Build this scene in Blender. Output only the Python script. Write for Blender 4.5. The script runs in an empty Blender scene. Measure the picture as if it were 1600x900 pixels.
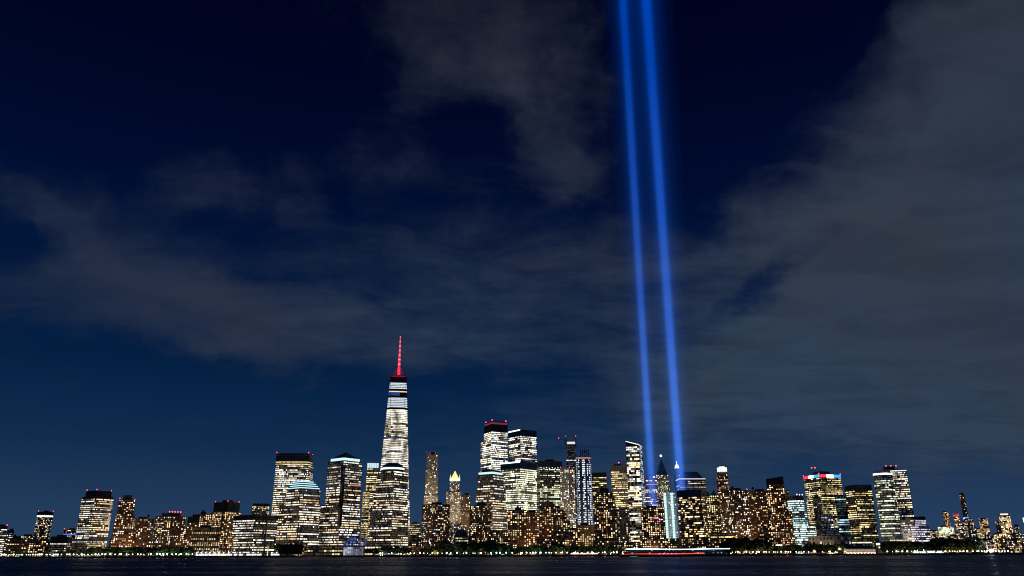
import bpy, math, random
from mathutils import Vector, Matrix, noise as mnoise

# ------------------------------------------------------------------ camera
scene = bpy.context.scene
col = scene.collection
FPX, PITCH, ROLL, CAM_H = 1220.0, math.radians(18.8), math.radians(0.21), 5.0
cF = Vector((0, math.cos(PITCH), math.sin(PITCH)))
cU0 = Vector((0, -math.sin(PITCH), math.cos(PITCH)))
cR0 = Vector((1, 0, 0))
cR = cR0 * math.cos(ROLL) - cU0 * math.sin(ROLL)
cU = cU0 * math.cos(ROLL) + cR0 * math.sin(ROLL)
camd = bpy.data.cameras.new('camera')
camd.sensor_width = 36.0
camd.lens = FPX / 1600 * 36
camd.clip_start = 0.5
camd.clip_end = 60000
cam = bpy.data.objects.new('camera', camd)
col.objects.link(cam)
m = Matrix.Identity(4)
for i in range(3):
    m[i][0], m[i][1], m[i][2] = cR[i], cU[i], -cF[i]
m[2][3] = CAM_H
cam.matrix_world = m
scene.camera = cam


def ray(x, y):
    return cF + cR * ((x - 800) / FPX) + cU * ((450 - y) / FPX)


def P(x, y, D):
    """the place on the map at forward distance D that the bearing of a sighting gives"""
    d = ray(x, y)
    return Vector((0, 0, CAM_H)) + d * (D / d.y)


# ------------------------------------------------------------------ view
scene.view_settings.view_transform = 'Standard'
scene.view_settings.look = 'None'
scene.view_settings.gamma = 1
scene.view_settings.exposure = 0
scene.view_settings.use_curve_mapping = False
scene.cycles.use_denoising = True
scene.cycles.max_bounces = 5
scene.cycles.diffuse_bounces = 2
scene.cycles.glossy_bounces = 2
scene.cycles.transparent_max_bounces = 8
scene.cycles.volume_bounces = 0
scene.cycles.sample_clamp_indirect = 1.5
scene.cycles.sample_clamp_direct = 6.0
scene.cycles.filter_width = 1.15
scene.cycles.caustics_reflective = False
scene.cycles.caustics_refractive = False

# ------------------------------------------------------------------ sky
world = bpy.data.worlds.new('World')
scene.world = world
world.use_nodes = True
nt = world.node_tree
N = nt.nodes
N.clear()
L = nt.links


def nd(t, **kw):
    n = N.new(t)
    for k, v in kw.items():
        setattr(n, k, v)
    return n


def mth(op, a, b=None, c=None, clamp=False):
    n = nd('ShaderNodeMath', operation=op, use_clamp=clamp)
    for i, v in enumerate((a, b, c)):
        if v is None:
            continue
        if isinstance(v, (int, float)):
            n.inputs[i].default_value = v
        else:
            L.new(v, n.inputs[i])
    return n.outputs[0]


def smooth(v, a, b, lo=0.0, hi=1.0):
    n = nd('ShaderNodeMapRange', interpolation_type='SMOOTHSTEP')
    L.new(v, n.inputs['Value'])
    n.inputs['From Min'].default_value = a
    n.inputs['From Max'].default_value = b
    n.inputs['To Min'].default_value = lo
    n.inputs['To Max'].default_value = hi
    return n.outputs[0]


def mix_col(f, a, b, mode='MIX'):
    n = nd('ShaderNodeMix', data_type='RGBA', blend_type=mode)
    fs, As, Bs = n.inputs[0], n.inputs[6], n.inputs[7]
    for sock, v in ((fs, f), (As, a), (Bs, b)):
        if isinstance(v, (int, float)):
            sock.default_value = v
        elif isinstance(v, tuple):
            sock.default_value = (*v[:3], 1)
        else:
            L.new(v, sock)
    return n.outputs[2]


def noise(vec, scale, detail=6, rough=0.55, dist=0.0):
    n = nd('ShaderNodeTexNoise')
    L.new(vec, n.inputs['Vector'])
    n.inputs['Scale'].default_value = scale
    n.inputs['Detail'].default_value = detail
    n.inputs['Roughness'].default_value = rough
    n.inputs['Distortion'].default_value = dist
    return n


def lin(r, g, b):
    f = lambda c: (c / 255 / 12.92) if c / 255 <= 0.04045 else ((c / 255 + 0.055) / 1.055) ** 2.4
    return (f(r), f(g), f(b))


SUN_EL, SUN_ROT = math.radians(-7), math.radians(250)
tc = nd('ShaderNodeTexCoord')
sep = nd('ShaderNodeSeparateXYZ')
L.new(tc.outputs['Generated'], sep.inputs[0])
az = mth('ARCTAN2', sep.outputs[0], sep.outputs[1])
el = mth('ARCSINE', sep.outputs[2])
# clear night sky by elevation (radians): city glow low down, navy overhead
ramp = nd('ShaderNodeValToRGB')
L.new(mth('DIVIDE', el, math.pi / 2, clamp=True), ramp.inputs[0])
stops = [(0, (42, 66, 96)), (3, (34, 59, 91)), (7, (16, 44, 78)), (12, (3, 31, 66)), (18, (1, 23, 59)),
         (25, (0, 12, 47)), (33, (0, 5, 35)), (45, (0, 1, 22)), (90, (0, 1, 18))]
cr = ramp.color_ramp
while len(cr.elements) < len(stops):
    cr.elements.new(0.5)
for e, (deg, c) in zip(cr.elements, stops):
    e.position = deg / 90
    e.color = (*lin(*c), 1)
sky = nd('ShaderNodeTexSky', sky_type='NISHITA', sun_disc=False)
sky.sun_elevation = SUN_EL
sky.sun_rotation = SUN_ROT
sky.altitude = 0
clear = mix_col(0.02, ramp.outputs[0], sky.outputs[0], 'ADD')

# clouds: a deck of stratocumulus lit from below by the town
comb = nd('ShaderNodeCombineXYZ')
L.new(az, comb.inputs[0])
L.new(el, comb.inputs[1])
plane = nd('ShaderNodeCombineXYZ')
zz = mth('ADD', sep.outputs[2], 0.12)
L.new(mth('DIVIDE', sep.outputs[0], zz), plane.inputs[0])
L.new(mth('DIVIDE', sep.outputs[1], zz), plane.inputs[1])
warp = noise(comb.outputs[0], 5.0, 5, 0.6)
sub = nd('ShaderNodeVectorMath', operation='SUBTRACT')
L.new(warp.outputs['Color'], sub.inputs[0])
sub.inputs[1].default_value = (0.5, 0.5, 0.5)
scl = nd('ShaderNodeVectorMath', operation='MULTIPLY')
L.new(sub.outputs[0], scl.inputs[0])
scl.inputs[1].default_value = (0.26, 0.15, 0)
addv = nd('ShaderNodeVectorMath', operation='ADD')
L.new(comb.outputs[0], addv.inputs[0])
L.new(scl.outputs[0], addv.inputs[1])
# (x, y) sightings of cloud banks and gaps, half sizes, tilt, weight
BANKS = [
    (1540, 410, 330, 330, -35, 1.9), (1330, 600, 330, 150, -20, 1.1), (1560, 60, 150, 130, -10, 1.0), (1100, 560, 160, 90, -10, .6),
    (1180, 330, 210, 90, -38, .40),
    (715, 40, 140, 110, 35, .70), (850, 110, 110, 170, -18, .56), (865, 250, 70, 80, 20, .40),
    (640, 210, 70, 110, 20, .40), (310, 265, 75, 55, 30, .62), (455, 285, 85, 50, 25, .45),
    (210, 410, 230, 85, 24, .62), (300, 505, 430, 62, 4, .62), (750, 470, 350, 115, -6, .74), (90, 330, 100, 34, 30, .34),
    (900, 600, 300, 50, 0, .30), (1010, 690, 320, 80, 0, .40), (1480, 770, 330, 110, 8, -1.0),
    (1235, 405, 100, 34, -32, -.75), (1130, 480, 60, 25, -30, -.5), (1460, 160, 60, 45, -40, -.8), (1150, 130, 240, 190, 0, -.9), (725, 180, 85, 65, 20, -.42),
    (200, 80, 420, 160, 0, -.6), (25, 385, 80, 38, 10, -.7), (480, 610, 420, 50, 0, -.3),
]
total = None
for (bx, by, rx, ry, tilt, amp) in BANKS:
    d = ray(bx, by).normalized()
    a0, e0 = math.atan2(d.x, d.y), math.asin(d.z)
    mp = nd('ShaderNodeMapping', vector_type='TEXTURE')
    L.new(addv.outputs[0], mp.inputs['Vector'])
    mp.inputs['Location'].default_value = (a0, e0, 0)
    mp.inputs['Rotation'].default_value = (0, 0, -math.radians(tilt))
    k = 1 / 1270
    mp.inputs['Scale'].default_value = (rx * k * 1.5, ry * k * 1.5, 1)
    g = nd('ShaderNodeTexGradient', gradient_type='SPHERICAL')
    L.new(mp.outputs[0], g.inputs[0])
    s = smooth(g.outputs['Fac'], 0.0, 0.75, 0.0, amp)
    total = s if total is None else mth('ADD', total, s)
mpl = nd('ShaderNodeMapping')
L.new(plane.outputs[0], mpl.inputs[0])
mpl.inputs['Rotation'].default_value = (0, 0, math.radians(25))
mpl.inputs['Scale'].default_value = (1.0, 0.6, 1)
n1 = noise(mpl.outputs[0], 1.3, 9, 0.62, 0.6)
n2 = noise(addv.outputs[0], 9.0, 7, 0.6, 0.3)
n3 = noise(comb.outputs[0], 2.2, 4, 0.5)
mps = nd('ShaderNodeMapping')
L.new(addv.outputs[0], mps.inputs[0])
mps.inputs['Rotation'].default_value = (0, 0, math.radians(-14))
mps.inputs['Scale'].default_value = (3.6, 9.0, 1)
n4 = noise(mps.outputs[0], 1.0, 9, 0.62, 0.8)
mod = mth('ADD', 0.30, mth('MULTIPLY', n1.outputs['Fac'], 1.35))
dens = mth('MULTIPLY', total, mod)
dens = mth('ADD', dens, mth('MULTIPLY', mth('SUBTRACT', n4.outputs['Fac'], 0.5), 0.8))
dens = mth('ADD', dens, mth('MULTIPLY', mth('SUBTRACT', n2.outputs['Fac'], 0.5), 0.5))
mpp = nd('ShaderNodeMapping')
L.new(plane.outputs[0], mpp.inputs[0])
mpp.inputs['Rotation'].default_value = (0, 0, math.radians(-32))
mpp.inputs['Scale'].default_value = (2.0, 3.4, 1)
n5 = noise(mpp.outputs[0], 1.3, 10, 0.66, 0.5)
n6 = noise(addv.outputs[0], 26.0, 7, 0.62, 0.2)
dens = mth('ADD', dens, mth('MULTIPLY', mth('SUBTRACT', n5.outputs['Fac'], 0.5), 1.5))
dens = mth('ADD', dens, mth('MULTIPLY', mth('SUBTRACT', n6.outputs['Fac'], 0.5), 0.45))
cover = smooth(dens, -0.2, 1.75)
warm = mix_col(smooth(el, 0.12, 0.75), lin(48, 66, 88), lin(49, 53, 65))
tone = mix_col(smooth(n3.outputs['Fac'], 0.35, 0.7), warm, lin(54, 61, 73))
tone = mix_col(smooth(n5.outputs['Fac'], 0.60, 0.36, 0.0, 0.38), tone, lin(34, 43, 58))
tone = mix_col(smooth(az, -0.1, -0.5), tone, lin(40, 50, 70))
low = smooth(el, -0.02, 0.10)
cfac = mth('MULTIPLY', cover, mth('MULTIPLY', low, 0.92))
final = mix_col(cfac, clear, tone)
bg = nd('ShaderNodeBackground')
L.new(final, bg.inputs[0])
bg.inputs[1].default_value = 1.0
wo = nd('ShaderNodeOutputWorld')
L.new(bg.outputs[0], wo.inputs[0])
world.cycles.sampling_method = 'MANUAL'
world.cycles.sample_map_resolution = 256

# the last of the moon, very weak
sund = bpy.data.lights.new('moon', 'SUN')
sund.energy = 0.01
sund.angle = math.radians(0.5)
sund.color = (1.0, 0.93, 0.82)
suno = bpy.data.objects.new('moon', sund)
suno.rotation_euler = (math.radians(58), 0, math.radians(-50))
col.objects.link(suno)

# ------------------------------------------------------------------ materials
MATS = {}


def mat(name, color=(.2, .2, .2), rough=.7, metal=0.0, var=.25, scale=.08, spec=.4):
    if name in MATS:
        return MATS[name]
    mt = bpy.data.materials.new(name)
    mt.use_nodes = True
    t = mt.node_tree
    b = t.nodes['Principled BSDF']
    tcn = t.nodes.new('ShaderNodeTexCoord')
    nz = t.nodes.new('ShaderNodeTexNoise')
    nz.inputs['Scale'].default_value = scale
    nz.inputs['Detail'].default_value = 5
    t.links.new(tcn.outputs['Object'], nz.inputs['Vector'])
    mr = t.nodes.new('ShaderNodeMapRange')
    t.links.new(nz.outputs['Fac'], mr.inputs[0])
    mr.inputs[1].default_value, mr.inputs[2].default_value = .3, .7
    mr.inputs[3].default_value, mr.inputs[4].default_value = 1 - var, 1 + var
    hv = t.nodes.new('ShaderNodeVectorMath')
    hv.operation = 'SCALE'
    hv.inputs[0].default_value = color
    t.links.new(mr.outputs[0], hv.inputs['Scale'])
    t.links.new(hv.outputs[0], b.inputs['Base Color'])
    b.inputs['Roughness'].default_value = rough
    b.inputs['Metallic'].default_value = metal
    b.inputs['Specular IOR Level'].default_value = spec
    MATS[name] = mt
    return mt


def glow(name, color, strength, sampled=False):
    if name in MATS:
        return MATS[name]
    mt = bpy.data.materials.new(name)
    mt.use_nodes = True
    t = mt.node_tree
    t.nodes.clear()
    e = t.nodes.new('ShaderNodeEmission')
    e.inputs[0].default_value = (*color, 1)
    e.inputs[1].default_value = strength
    o = t.nodes.new('ShaderNodeOutputMaterial')
    t.links.new(e.outputs[0], o.inputs[0])
    mt.cycles.emission_sampling = 'FRONT_BACK' if sampled else 'NONE'
    MATS[name] = mt
    return mt


def window_mat():
    mt = bpy.data.materials.new('lit_window')
    mt.use_nodes = True
    t = mt.node_tree
    t.nodes.clear()
    a = t.nodes.new('ShaderNodeAttribute')
    a.attribute_name = 'glow'
    e = t.nodes.new('ShaderNodeEmission')
    t.links.new(a.outputs['Color'], e.inputs[0])
    e.inputs[1].default_value = 1.0
    o = t.nodes.new('ShaderNodeOutputMaterial')
    t.links.new(e.outputs[0], o.inputs[0])
    mt.cycles.emission_sampling = 'NONE'
    return mt


WIN = window_mat()
GLASS = mat('dark_glass', (.015, .02, .028), .18, 0, .2, .05, .6)
GLASSB = mat('blue_glass', (.02, .04, .07), .15, 0, .2, .05, .7)
CONC = mat('grey_concrete', (.35, .33, .31))
STONE = mat('pale_stone', (.52, .45, .35))
GRAN = mat('granite', (.36, .29, .23))
BRICK = mat('brown_brick', (.30, .16, .085))
RBRICK = mat('red_brick', (.38, .17, .085))
TANB = mat('tan_brick', (.40, .28, .16))
DARK = mat('dark_metal', (.045, .045, .05), .5)
STEEL = mat('grey_steel', (.25, .27, .30), .35, .6)
WHITE = mat('white_metal', (.6, .6, .6), .5)
COPPER = mat('green_copper', (.07, .19, .16), .6)
ROOFM = mat('roof_gravel', (.07, .065, .06), .9)
WALLS = dict(conc=CONC, stone=STONE, gran=GRAN, brick=BRICK, rbrick=RBRICK, tan=TANB, dark=DARK, steel=STEEL, white=WHITE)
BARK = mat('bark', (.05, .035, .025), .9, 0, .3, 2)
LEAF = mat('foliage', (.045, .075, .022), .7, 0, .4, .6)
RED = glow('red_beacon', (1, .06, .08), 9)


# ------------------------------------------------------------------ mesh helpers
class MB:
    def __init__(s):
        s.v, s.f, s.c = [], [], []

    def quad(s, a, b, c, d, color=None):
        i = len(s.v)
        s.v += [tuple(a), tuple(b), tuple(c), tuple(d)]
        s.f.append((i, i + 1, i + 2, i + 3))
        s.c.append(color)

    def tri(s, a, b, c, color=None):
        i = len(s.v)
        s.v += [tuple(a), tuple(b), tuple(c)]
        s.f.append((i, i + 1, i + 2))
        s.c.append(color)

    def prism(s, poly, z0, z1, poly2=None, cap=True):
        p2 = poly2 or poly
        n = len(poly)
        i = len(s.v)
        s.v += [(p[0], p[1], z0) for p in poly] + [(p[0], p[1], z1) for p in p2]
        for k in range(n):
            j = (k + 1) % n
            s.f.append((i + k, i + j, i + n + j, i + n + k))
            s.c.append(None)
        if cap:
            s.f.append(tuple(range(i + n, i + 2 * n)))
            s.f.append(tuple(range(i + n - 1, i - 1, -1)))
            s.c += [None, None]

    def box(s, c, sx, sy, sz, ang=0.0):
        """box with base centre c"""
        ca, sa = math.cos(ang), math.sin(ang)
        poly = []
        for ux, uy in ((-1, -1), (1, -1), (1, 1), (-1, 1)):
            dx, dy = ux * sx / 2, uy * sy / 2
            poly.append((c[0] + dx * ca - dy * sa, c[1] + dx * sa + dy * ca))
        s.prism(poly, c[2], c[2] + sz)

    def tube(s, a, b, r0, r1=None, n=6):
        r1 = r0 if r1 is None else r1
        a, b = Vector(a), Vector(b)
        d = (b - a).normalized()
        u = d.orthogonal().normalized()
        w = d.cross(u)
        i = len(s.v)
        for (p, r) in ((a, r0), (b, r1)):
            for k in range(n):
                t = 2 * math.pi * k / n
                s.v.append(tuple(p + u * (r * math.cos(t)) + w * (r * math.sin(t))))
        for k in range(n):
            j = (k + 1) % n
            s.f.append((i + k, i + j, i + n + j, i + n + k))
            s.c.append(None)
        s.f += [tuple(range(i + n, i + 2 * n)), tuple(range(i + n - 1, i - 1, -1))]
        s.c += [None, None]

    def ball(s, c, r, n=8, k=5, sz=1.0):
        i = len(s.v)
        for a in range(k + 1):
            ph = math.pi * a / k
            for b in range(n):
                t = 2 * math.pi * b / n
                s.v.append((c[0] + r * math.sin(ph) * math.cos(t), c[1] + r * math.sin(ph) * math.sin(t), c[2] + r * sz * math.cos(ph)))
        for a in range(k):
            for b in range(n):
                j = (b + 1) % n
                s.f.append((i + a * n + b, i + (a + 1) * n + b, i + (a + 1) * n + j, i + a * n + j))
                s.c.append(None)

    def mesh(s, name, material):
        me = bpy.data.meshes.new(name)
        me.from_pydata(s.v, [], s.f)
        me.materials.append(material)
        if any(c is not None for c in s.c):
            at = me.attributes.new('glow', 'FLOAT_COLOR', 'FACE')
            flat = []
            for c in s.c:
                c = c or (0, 0, 0)
                flat += [c[0], c[1], c[2], 1.0]
            at.data.foreach_set('color', flat)
        return me

    def build(s, name, material, parent=None, stuff=False):
        o = bpy.data.objects.new(name, s.mesh(name, material))
        col.objects.link(o)
        if parent is not None:
            o.parent = parent
            o.matrix_parent_inverse = parent.matrix_world.inverted()
        if stuff:
            o['kind'] = 'stuff'
        return o


def tag(o, label, cat, group=None):
    o['label'] = label
    o['category'] = cat
    if group:
        o['group'] = group
    return o


def thing(name, label, cat, loc, group=None):
    o = bpy.data.objects.new(name, None)
    o.location = loc
    o.empty_display_size = 2
    o.matrix_world = Matrix.Translation(loc)
    col.objects.link(o)
    return tag(o, label, cat, group)


def struct(o):
    o['kind'] = 'structure'
    return o


ORD = 'first second third fourth fifth sixth seventh eighth ninth tenth eleventh twelfth thirteenth fourteenth fifteenth sixteenth seventeenth eighteenth nineteenth twentieth'.split()
ORD += ['twenty-' + o for o in ORD[:9]]


def nth(lb, k):
    return lb + ', ' + ORD[k] + ' from left'


# ------------------------------------------------------------------ ground and water
SHORE = 1480.0
GZ = 2.6


def water_material():
    mt = bpy.data.materials.new('river_water')
    mt.use_nodes = True
    t = mt.node_tree
    t.nodes.remove(t.nodes['Principled BSDF'])
    df = t.nodes.new('ShaderNodeBsdfDiffuse')
    df.inputs[0].default_value = (.004, .008, .014, 1)
    gl = t.nodes.new('ShaderNodeBsdfGlossy')
    gl.inputs['Color'].default_value = (.24, .24, .255, 1)
    pm = t.nodes.new('ShaderNodeMapping')
    pm.inputs['Scale'].default_value = (.004, .009, 1)
    pt_ = t.nodes.new('ShaderNodeTexCoord')
    t.links.new(pt_.outputs['Object'], pm.inputs[0])
    wn = t.nodes.new('ShaderNodeTexNoise')
    wn.inputs['Scale'].default_value = 1.0
    wn.inputs['Detail'].default_value = 8
    wn.inputs['Roughness'].default_value = .6
    t.links.new(pm.outputs[0], wn.inputs['Vector'])
    wr = t.nodes.new('ShaderNodeMapRange')
    t.links.new(wn.outputs['Fac'], wr.inputs[0])
    wr.inputs[1].default_value, wr.inputs[2].default_value = .32, .68
    wr.inputs[3].default_value, wr.inputs[4].default_value = .10, .50
    t.links.new(wr.outputs[0], gl.inputs['Roughness'])
    ad = t.nodes.new('ShaderNodeAddShader')
    t.links.new(df.outputs[0], ad.inputs[0])
    t.links.new(gl.outputs[0], ad.inputs[1])
    t.links.new(ad.outputs[0], t.nodes['Material Output'].inputs[0])
    tcn = t.nodes.new('ShaderNodeTexCoord')
    mp = t.nodes.new('ShaderNodeMapping')
    mp.inputs['Scale'].default_value = (.008, .045, 1)
    t.links.new(tcn.outputs['Object'], mp.inputs[0])
    nz = t.nodes.new('ShaderNodeTexNoise')
    nz.inputs['Scale'].default_value = 1.0
    nz.inputs['Detail'].default_value = 8
    nz.inputs['Roughness'].default_value = .62
    t.links.new(mp.outputs[0], nz.inputs['Vector'])
    bp = t.nodes.new('ShaderNodeBump')
    bp.inputs['Strength'].default_value = 1.0
    bp.inputs['Distance'].default_value = 5.0
    t.links.new(nz.outputs['Fac'], bp.inputs['Height'])
    t.links.new(bp.outputs[0], gl.inputs['Normal'])
    return mt


w = MB()
w.quad((-14000, -300, 0), (14000, -300, 0), (14000, 20000, 0), (-14000, 20000, 0))
struct(w.build('river', water_material()))

PAVE = mat('pavement', (.16, .15, .14), .8)
rng = random.Random(5)
g = MB()
# the land: one sheet from the sea wall to far inland
g.quad((-9000, SHORE + 1.2, GZ), (9000, SHORE + 1.2, GZ), (9000, 16000, GZ), (-9000, 16000, GZ))
struct(g.build('ground', PAVE))
g = MB()
g.prism([(-9000, SHORE), (9000, SHORE), (9000, SHORE + 1.2), (-9000, SHORE + 1.2)], -3, GZ + .35)
struct(g.build('sea_wall', mat('sea_wall_stone', (.14, .13, .12), .85, 0, .4, .3)))
g = MB()
g.quad((-9000, SHORE + 1.3, GZ + .004), (9000, SHORE + 1.3, GZ + .004), (9000, SHORE + 14, GZ + .004), (-9000, SHORE + 14, GZ + .004))
struct(g.build('promenade', mat('promenade_paving', (.30, .28, .25), .8, 0, .2, .5)))

# ------------------------------------------------------------------ lit windows
PAL = dict(
    warm=[(1, .64, .30), (1, .72, .40), (1, .56, .22), (1, .80, .52)],
    neutral=[(1, .80, .52), (1, .76, .44), (1, .88, .68), (1, .70, .38), (1, .93, .80), (.93, .95, .92)],
    white=[(1, .92, .76), (.95, .96, .95), (1, .87, .66), (1, .84, .60)],
    green=[(.92, .96, .62), (1, .90, .54), (.85, .96, .72), (1, .92, .66)],
    cyan=[(.55, .90, 1), (.75, 1, .95), (.9, 1, .85), (.45, .80, 1)],
    blue=[(.55, .70, 1), (.75, .85, 1), (.9, .95, 1)],
    yellow=[(1, .80, .36), (1, .74, .30), (1, .85, .48)],
    orange=[(1, .55, .22), (1, .62, .30), (1, .75, .45)],
    mixed=[(1, .70, .38), (1, .82, .56), (1, .58, .24), (1, .64, .32), (.85, .93, 1), (1, .76, .46)],
    lilac=[(.8, .8, 1), (.7, .7, 1), (1, .95, .9)],
)


def pattern(mode, nf, nb, p, pal, bright, R):
    """rows of colours or None, one per window"""
    out = []
    cols = PAL[pal]
    wing = [R.random() for _ in range(nb)]
    so = R.uniform(0, 500)
    blot = lambda b_, f_: mnoise.noise((b_ * .13 + so, f_ * .16, so)) + .5 * mnoise.noise((b_ * .35 + so, f_ * .4, so + 9))
    for f in range(nf):
        row = [None] * nb
        if mode == 'rows':
            fl = R.random()
            pf = min(1, max(0, p + (0.45 if fl < .3 else (-.45 if fl > .74 else 0)) + R.uniform(-.15, .15)))
            base = R.choice(cols)
            lv = bright * R.uniform(.55, 1.25)
            on = R.random() < pf
            for b in range(nb):
                if R.random() < .22:
                    on = R.random() < pf
                if on and R.random() < .90:
                    k = lv * (R.uniform(.3, .7) if R.random() < .3 else R.uniform(.8, 1.35)) * max(.12, 1.05 + 1.1 * blot(b, f))
                    c = base if R.random() < .85 else R.choice(cols)
                    row[b] = (c[0] * k, c[1] * k, c[2] * k)
                elif R.random() < .65:
                    k = bright * R.uniform(.015, .08)
                    c = base
                    row[b] = (c[0] * k, c[1] * k, c[2] * k)
        elif mode == 'cols':
            for b in range(nb):
                if wing[b] < p and R.random() < .8:
                    c = R.choice(cols)
                    k = bright * R.uniform(.5, 1.3)
                    row[b] = (c[0] * k, c[1] * k, c[2] * k)
        else:
            b = 0
            pf = p * R.uniform(.6, 1.4)
            while b < nb:
                q = pf * (.5 + wing[b])
                if R.random() < q:
                    c = R.choice(cols)
                    k = bright * (R.uniform(.25, .8) if R.random() < .55 else R.uniform(.9, 2.2))
                    for _ in range(R.choice((1, 1, 1, 1, 2))):
                        if b < nb:
                            row[b] = (c[0] * k, c[1] * k, c[2] * k)
                            b += 1
                else:
                    if R.random() < .45:
                        c = R.choice(cols)
                        k = bright * R.uniform(.01, .07)
                        row[b] = (c[0] * k, c[1] * k * .9, c[2] * k * .8)
                    b += 1
        out.append(row)
    return out


STY = dict(
    office=dict(fh=4.6, bay=2.9, wx=.76, wz=.42, mode='rows', p=.62, pal='neutral', bright=2.0, wall='gran', glass=GLASS, dp=.30),
    glass=dict(fh=4.7, bay=2.8, wx=.86, wz=.48, mode='rows', p=.75, pal='white', bright=2.0, wall='steel', glass=GLASSB, dp=.12),
    resi=dict(fh=3.8, bay=4.2, wx=.46, wz=.46, mode='rand', p=.34, pal='mixed', bright=2.0, wall='brick', glass=GLASS, dp=.25),
    stone=dict(fh=3.9, bay=3.4, wx=.46, wz=.50, mode='rand', p=.34, pal='neutral', bright=1.5, wall='stone', glass=GLASS, dp=.35),
    far=dict(fh=5.5, bay=5.0, wx=.60, wz=.50, mode='rand', p=.42, pal='mixed', bright=1.5, wall='conc', glass=GLASS, dp=.2),
)


def facade(poly, z0, z1, st, R, parent, nowin=(), strips=None):
    """one tier: recessed glazed wall, spandrels and piers standing proud of it, lit panes"""
    wall, frame, win = MB(), MB(), MB()
    wall.prism(poly, z0, z1)
    n = len(poly)
    cx = sum(p[0] for p in poly) / n
    cy = sum(p[1] for p in poly) / n
    fh = st['fh']
    nf = max(1, int(round((z1 - z0) / fh)))
    fh = (z1 - z0) / nf
    dp = st['dp']
    lightrows = None
    off = 0
    edges = []
    for k in range(n):
        a, b = Vector((poly[k][0], poly[k][1])), Vector((poly[(k + 1) % n][0], poly[(k + 1) % n][1]))
        e = b - a
        if e.length < .5:
            continue
        nrm = Vector((e.y, -e.x)).normalized()
        mid = (a + b) / 2
        if nrm.dot(mid - Vector((cx, cy))) < 0:
            nrm = -nrm
        if nrm.dot(-mid.normalized()) < -.05:
            continue
        edges.append((a, b, e.length, nrm))
    curved = n > 6
    tot = sum(max(1, int(round(e[2] / st['bay']))) for e in edges)
    pats = pattern(st['mode'], nf, tot, st['p'], st['pal'], st['bright'], R) if curved else None
    for ei, (a, b, ln, nrm) in enumerate(edges):
        nb = max(1, int(round(ln / st['bay'])))
        u = (b - a) / ln
        bw = ln / nb
        if curved:
            pt = [r[off:off + nb] for r in pats]
            off += nb
        else:
            ps = dict(st)
            if 'side' in st and ei > 0:
                ps.update(st['side'])
            pt = pattern(ps['mode'], nf, nb, ps['p'], ps['pal'], ps['bright'], R)
        pw, sh = bw * (1 - st['wx']), fh * (1 - st['wz'])

        def at(s, z, o):
            q = a + u * s + nrm * o
            return (q.x, q.y, z)
        for f in range(nf + 1):
            zb = z0 + f * fh - sh / 2
            zt = zb + sh
            zb, zt = max(zb, z0), min(zt, z1 + .1)
            frame.quad(at(0, zb, dp), at(ln, zb, dp), at(ln, zt, dp), at(0, zt, dp))
            frame.quad(at(0, zt, dp), at(ln, zt, dp), at(ln, zt, -.05), at(0, zt, -.05))
            frame.quad(at(0, zb, -.05), at(ln, zb, -.05), at(ln, zb, dp), at(0, zb, dp))
        d2 = dp + .04
        for c in range(nb + 1):
            s0, s1 = max(0, c * bw - pw / 2), min(ln, c * bw + pw / 2)
            frame.quad(at(s0, z0, d2), at(s1, z0, d2), at(s1, z1, d2), at(s0, z1, d2))
            frame.quad(at(s0, z0, -.05), at(s0, z0, d2), at(s0, z1, d2), at(s0, z1, -.05))
            frame.quad(at(s1, z0, d2), at(s1, z0, -.05), at(s1, z1, -.05), at(s1, z1, d2))
        for f in range(nf):
            zb = z0 + f * fh + sh / 2
            zt = z0 + (f + 1) * fh - sh / 2
            for c in range(nb):
                cc = pt[f][c]
                if cc is None:
                    continue
                if strips is not None:
                    cc = strips(ei, f, nf, c, nb, cc)
                    if cc is None:
                        continue
                s0, s1 = c * bw + pw / 2, (c + 1) * bw - pw / 2
                win.quad(at(s0, zb, .05), at(s1, zb, .05), at(s1, zt, .05), at(s0, zt, .05), cc)
    wo_ = wall.build('wall', st['glass'], parent)
    frame.build('facade_frame', WALLS[st['wall']], wo_)
    if win.f:
        win.build('lit_windows', WIN, wo_, stuff=True)
    return wo_


def isect(c, d, r):
    """where the line c + t*d meets the bearing r"""
    den = d.x * r.y - d.y * r.x
    t = (c.y * r.x - c.x * r.y) / den
    return c + d * t


def footprint(x0, xs, x1, y, D, deep=None):
    if xs is None or xs <= x0 + .5 or xs >= x1 - .5:
        pa, pb = P(x0, y, D), P(x1, y, D)
        mid = (pa + pb) / 2
        r = Vector((mid.x, mid.y)).normalized()
        wd = (pb - pa).length
        d = deep or min(max(wd, 14), 45)
        t = Vector((r.y, -r.x))
        m2 = Vector((mid.x, mid.y))
        a, b = isect(m2, t, Vector((pa.x, pa.y))), isect(m2, t, Vector((pb.x, pb.y)))
        return [(a.x, a.y), (b.x, b.y), (b.x + r.x * d, b.y + r.y * d), (a.x + r.x * d, a.y + r.y * d)]
    s = (xs - x0) / (x1 - x0)
    al = math.atan2(1 - s, s)
    al = min(max(al, math.radians(12)), math.radians(78))
    c3 = P(xs, y, D)
    c = Vector((c3.x, c3.y))
    r = c.normalized()
    t = Vector((r.y, -r.x))
    dl = t * -math.cos(al) + r * math.sin(al)
    dr = t * math.sin(al) + r * math.cos(al)
    ra, rb = P(x0, y, D), P(x1, y, D)
    l = isect(c, dl, Vector((ra.x, ra.y)))
    q = isect(c, dr, Vector((rb.x, rb.y)))
    bk = l + q - c
    return [(l.x, l.y), (c.x, c.y), (q.x, q.y), (bk.x, bk.y)]


def scaled(poly, k, shift=(0, 0)):
    n = len(poly)
    cx, cy = sum(p[0] for p in poly) / n, sum(p[1] for p in poly) / n
    return [(cx + (p[0] - cx) * k + shift[0], cy + (p[1] - cy) * k + shift[1]) for p in poly]


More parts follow.
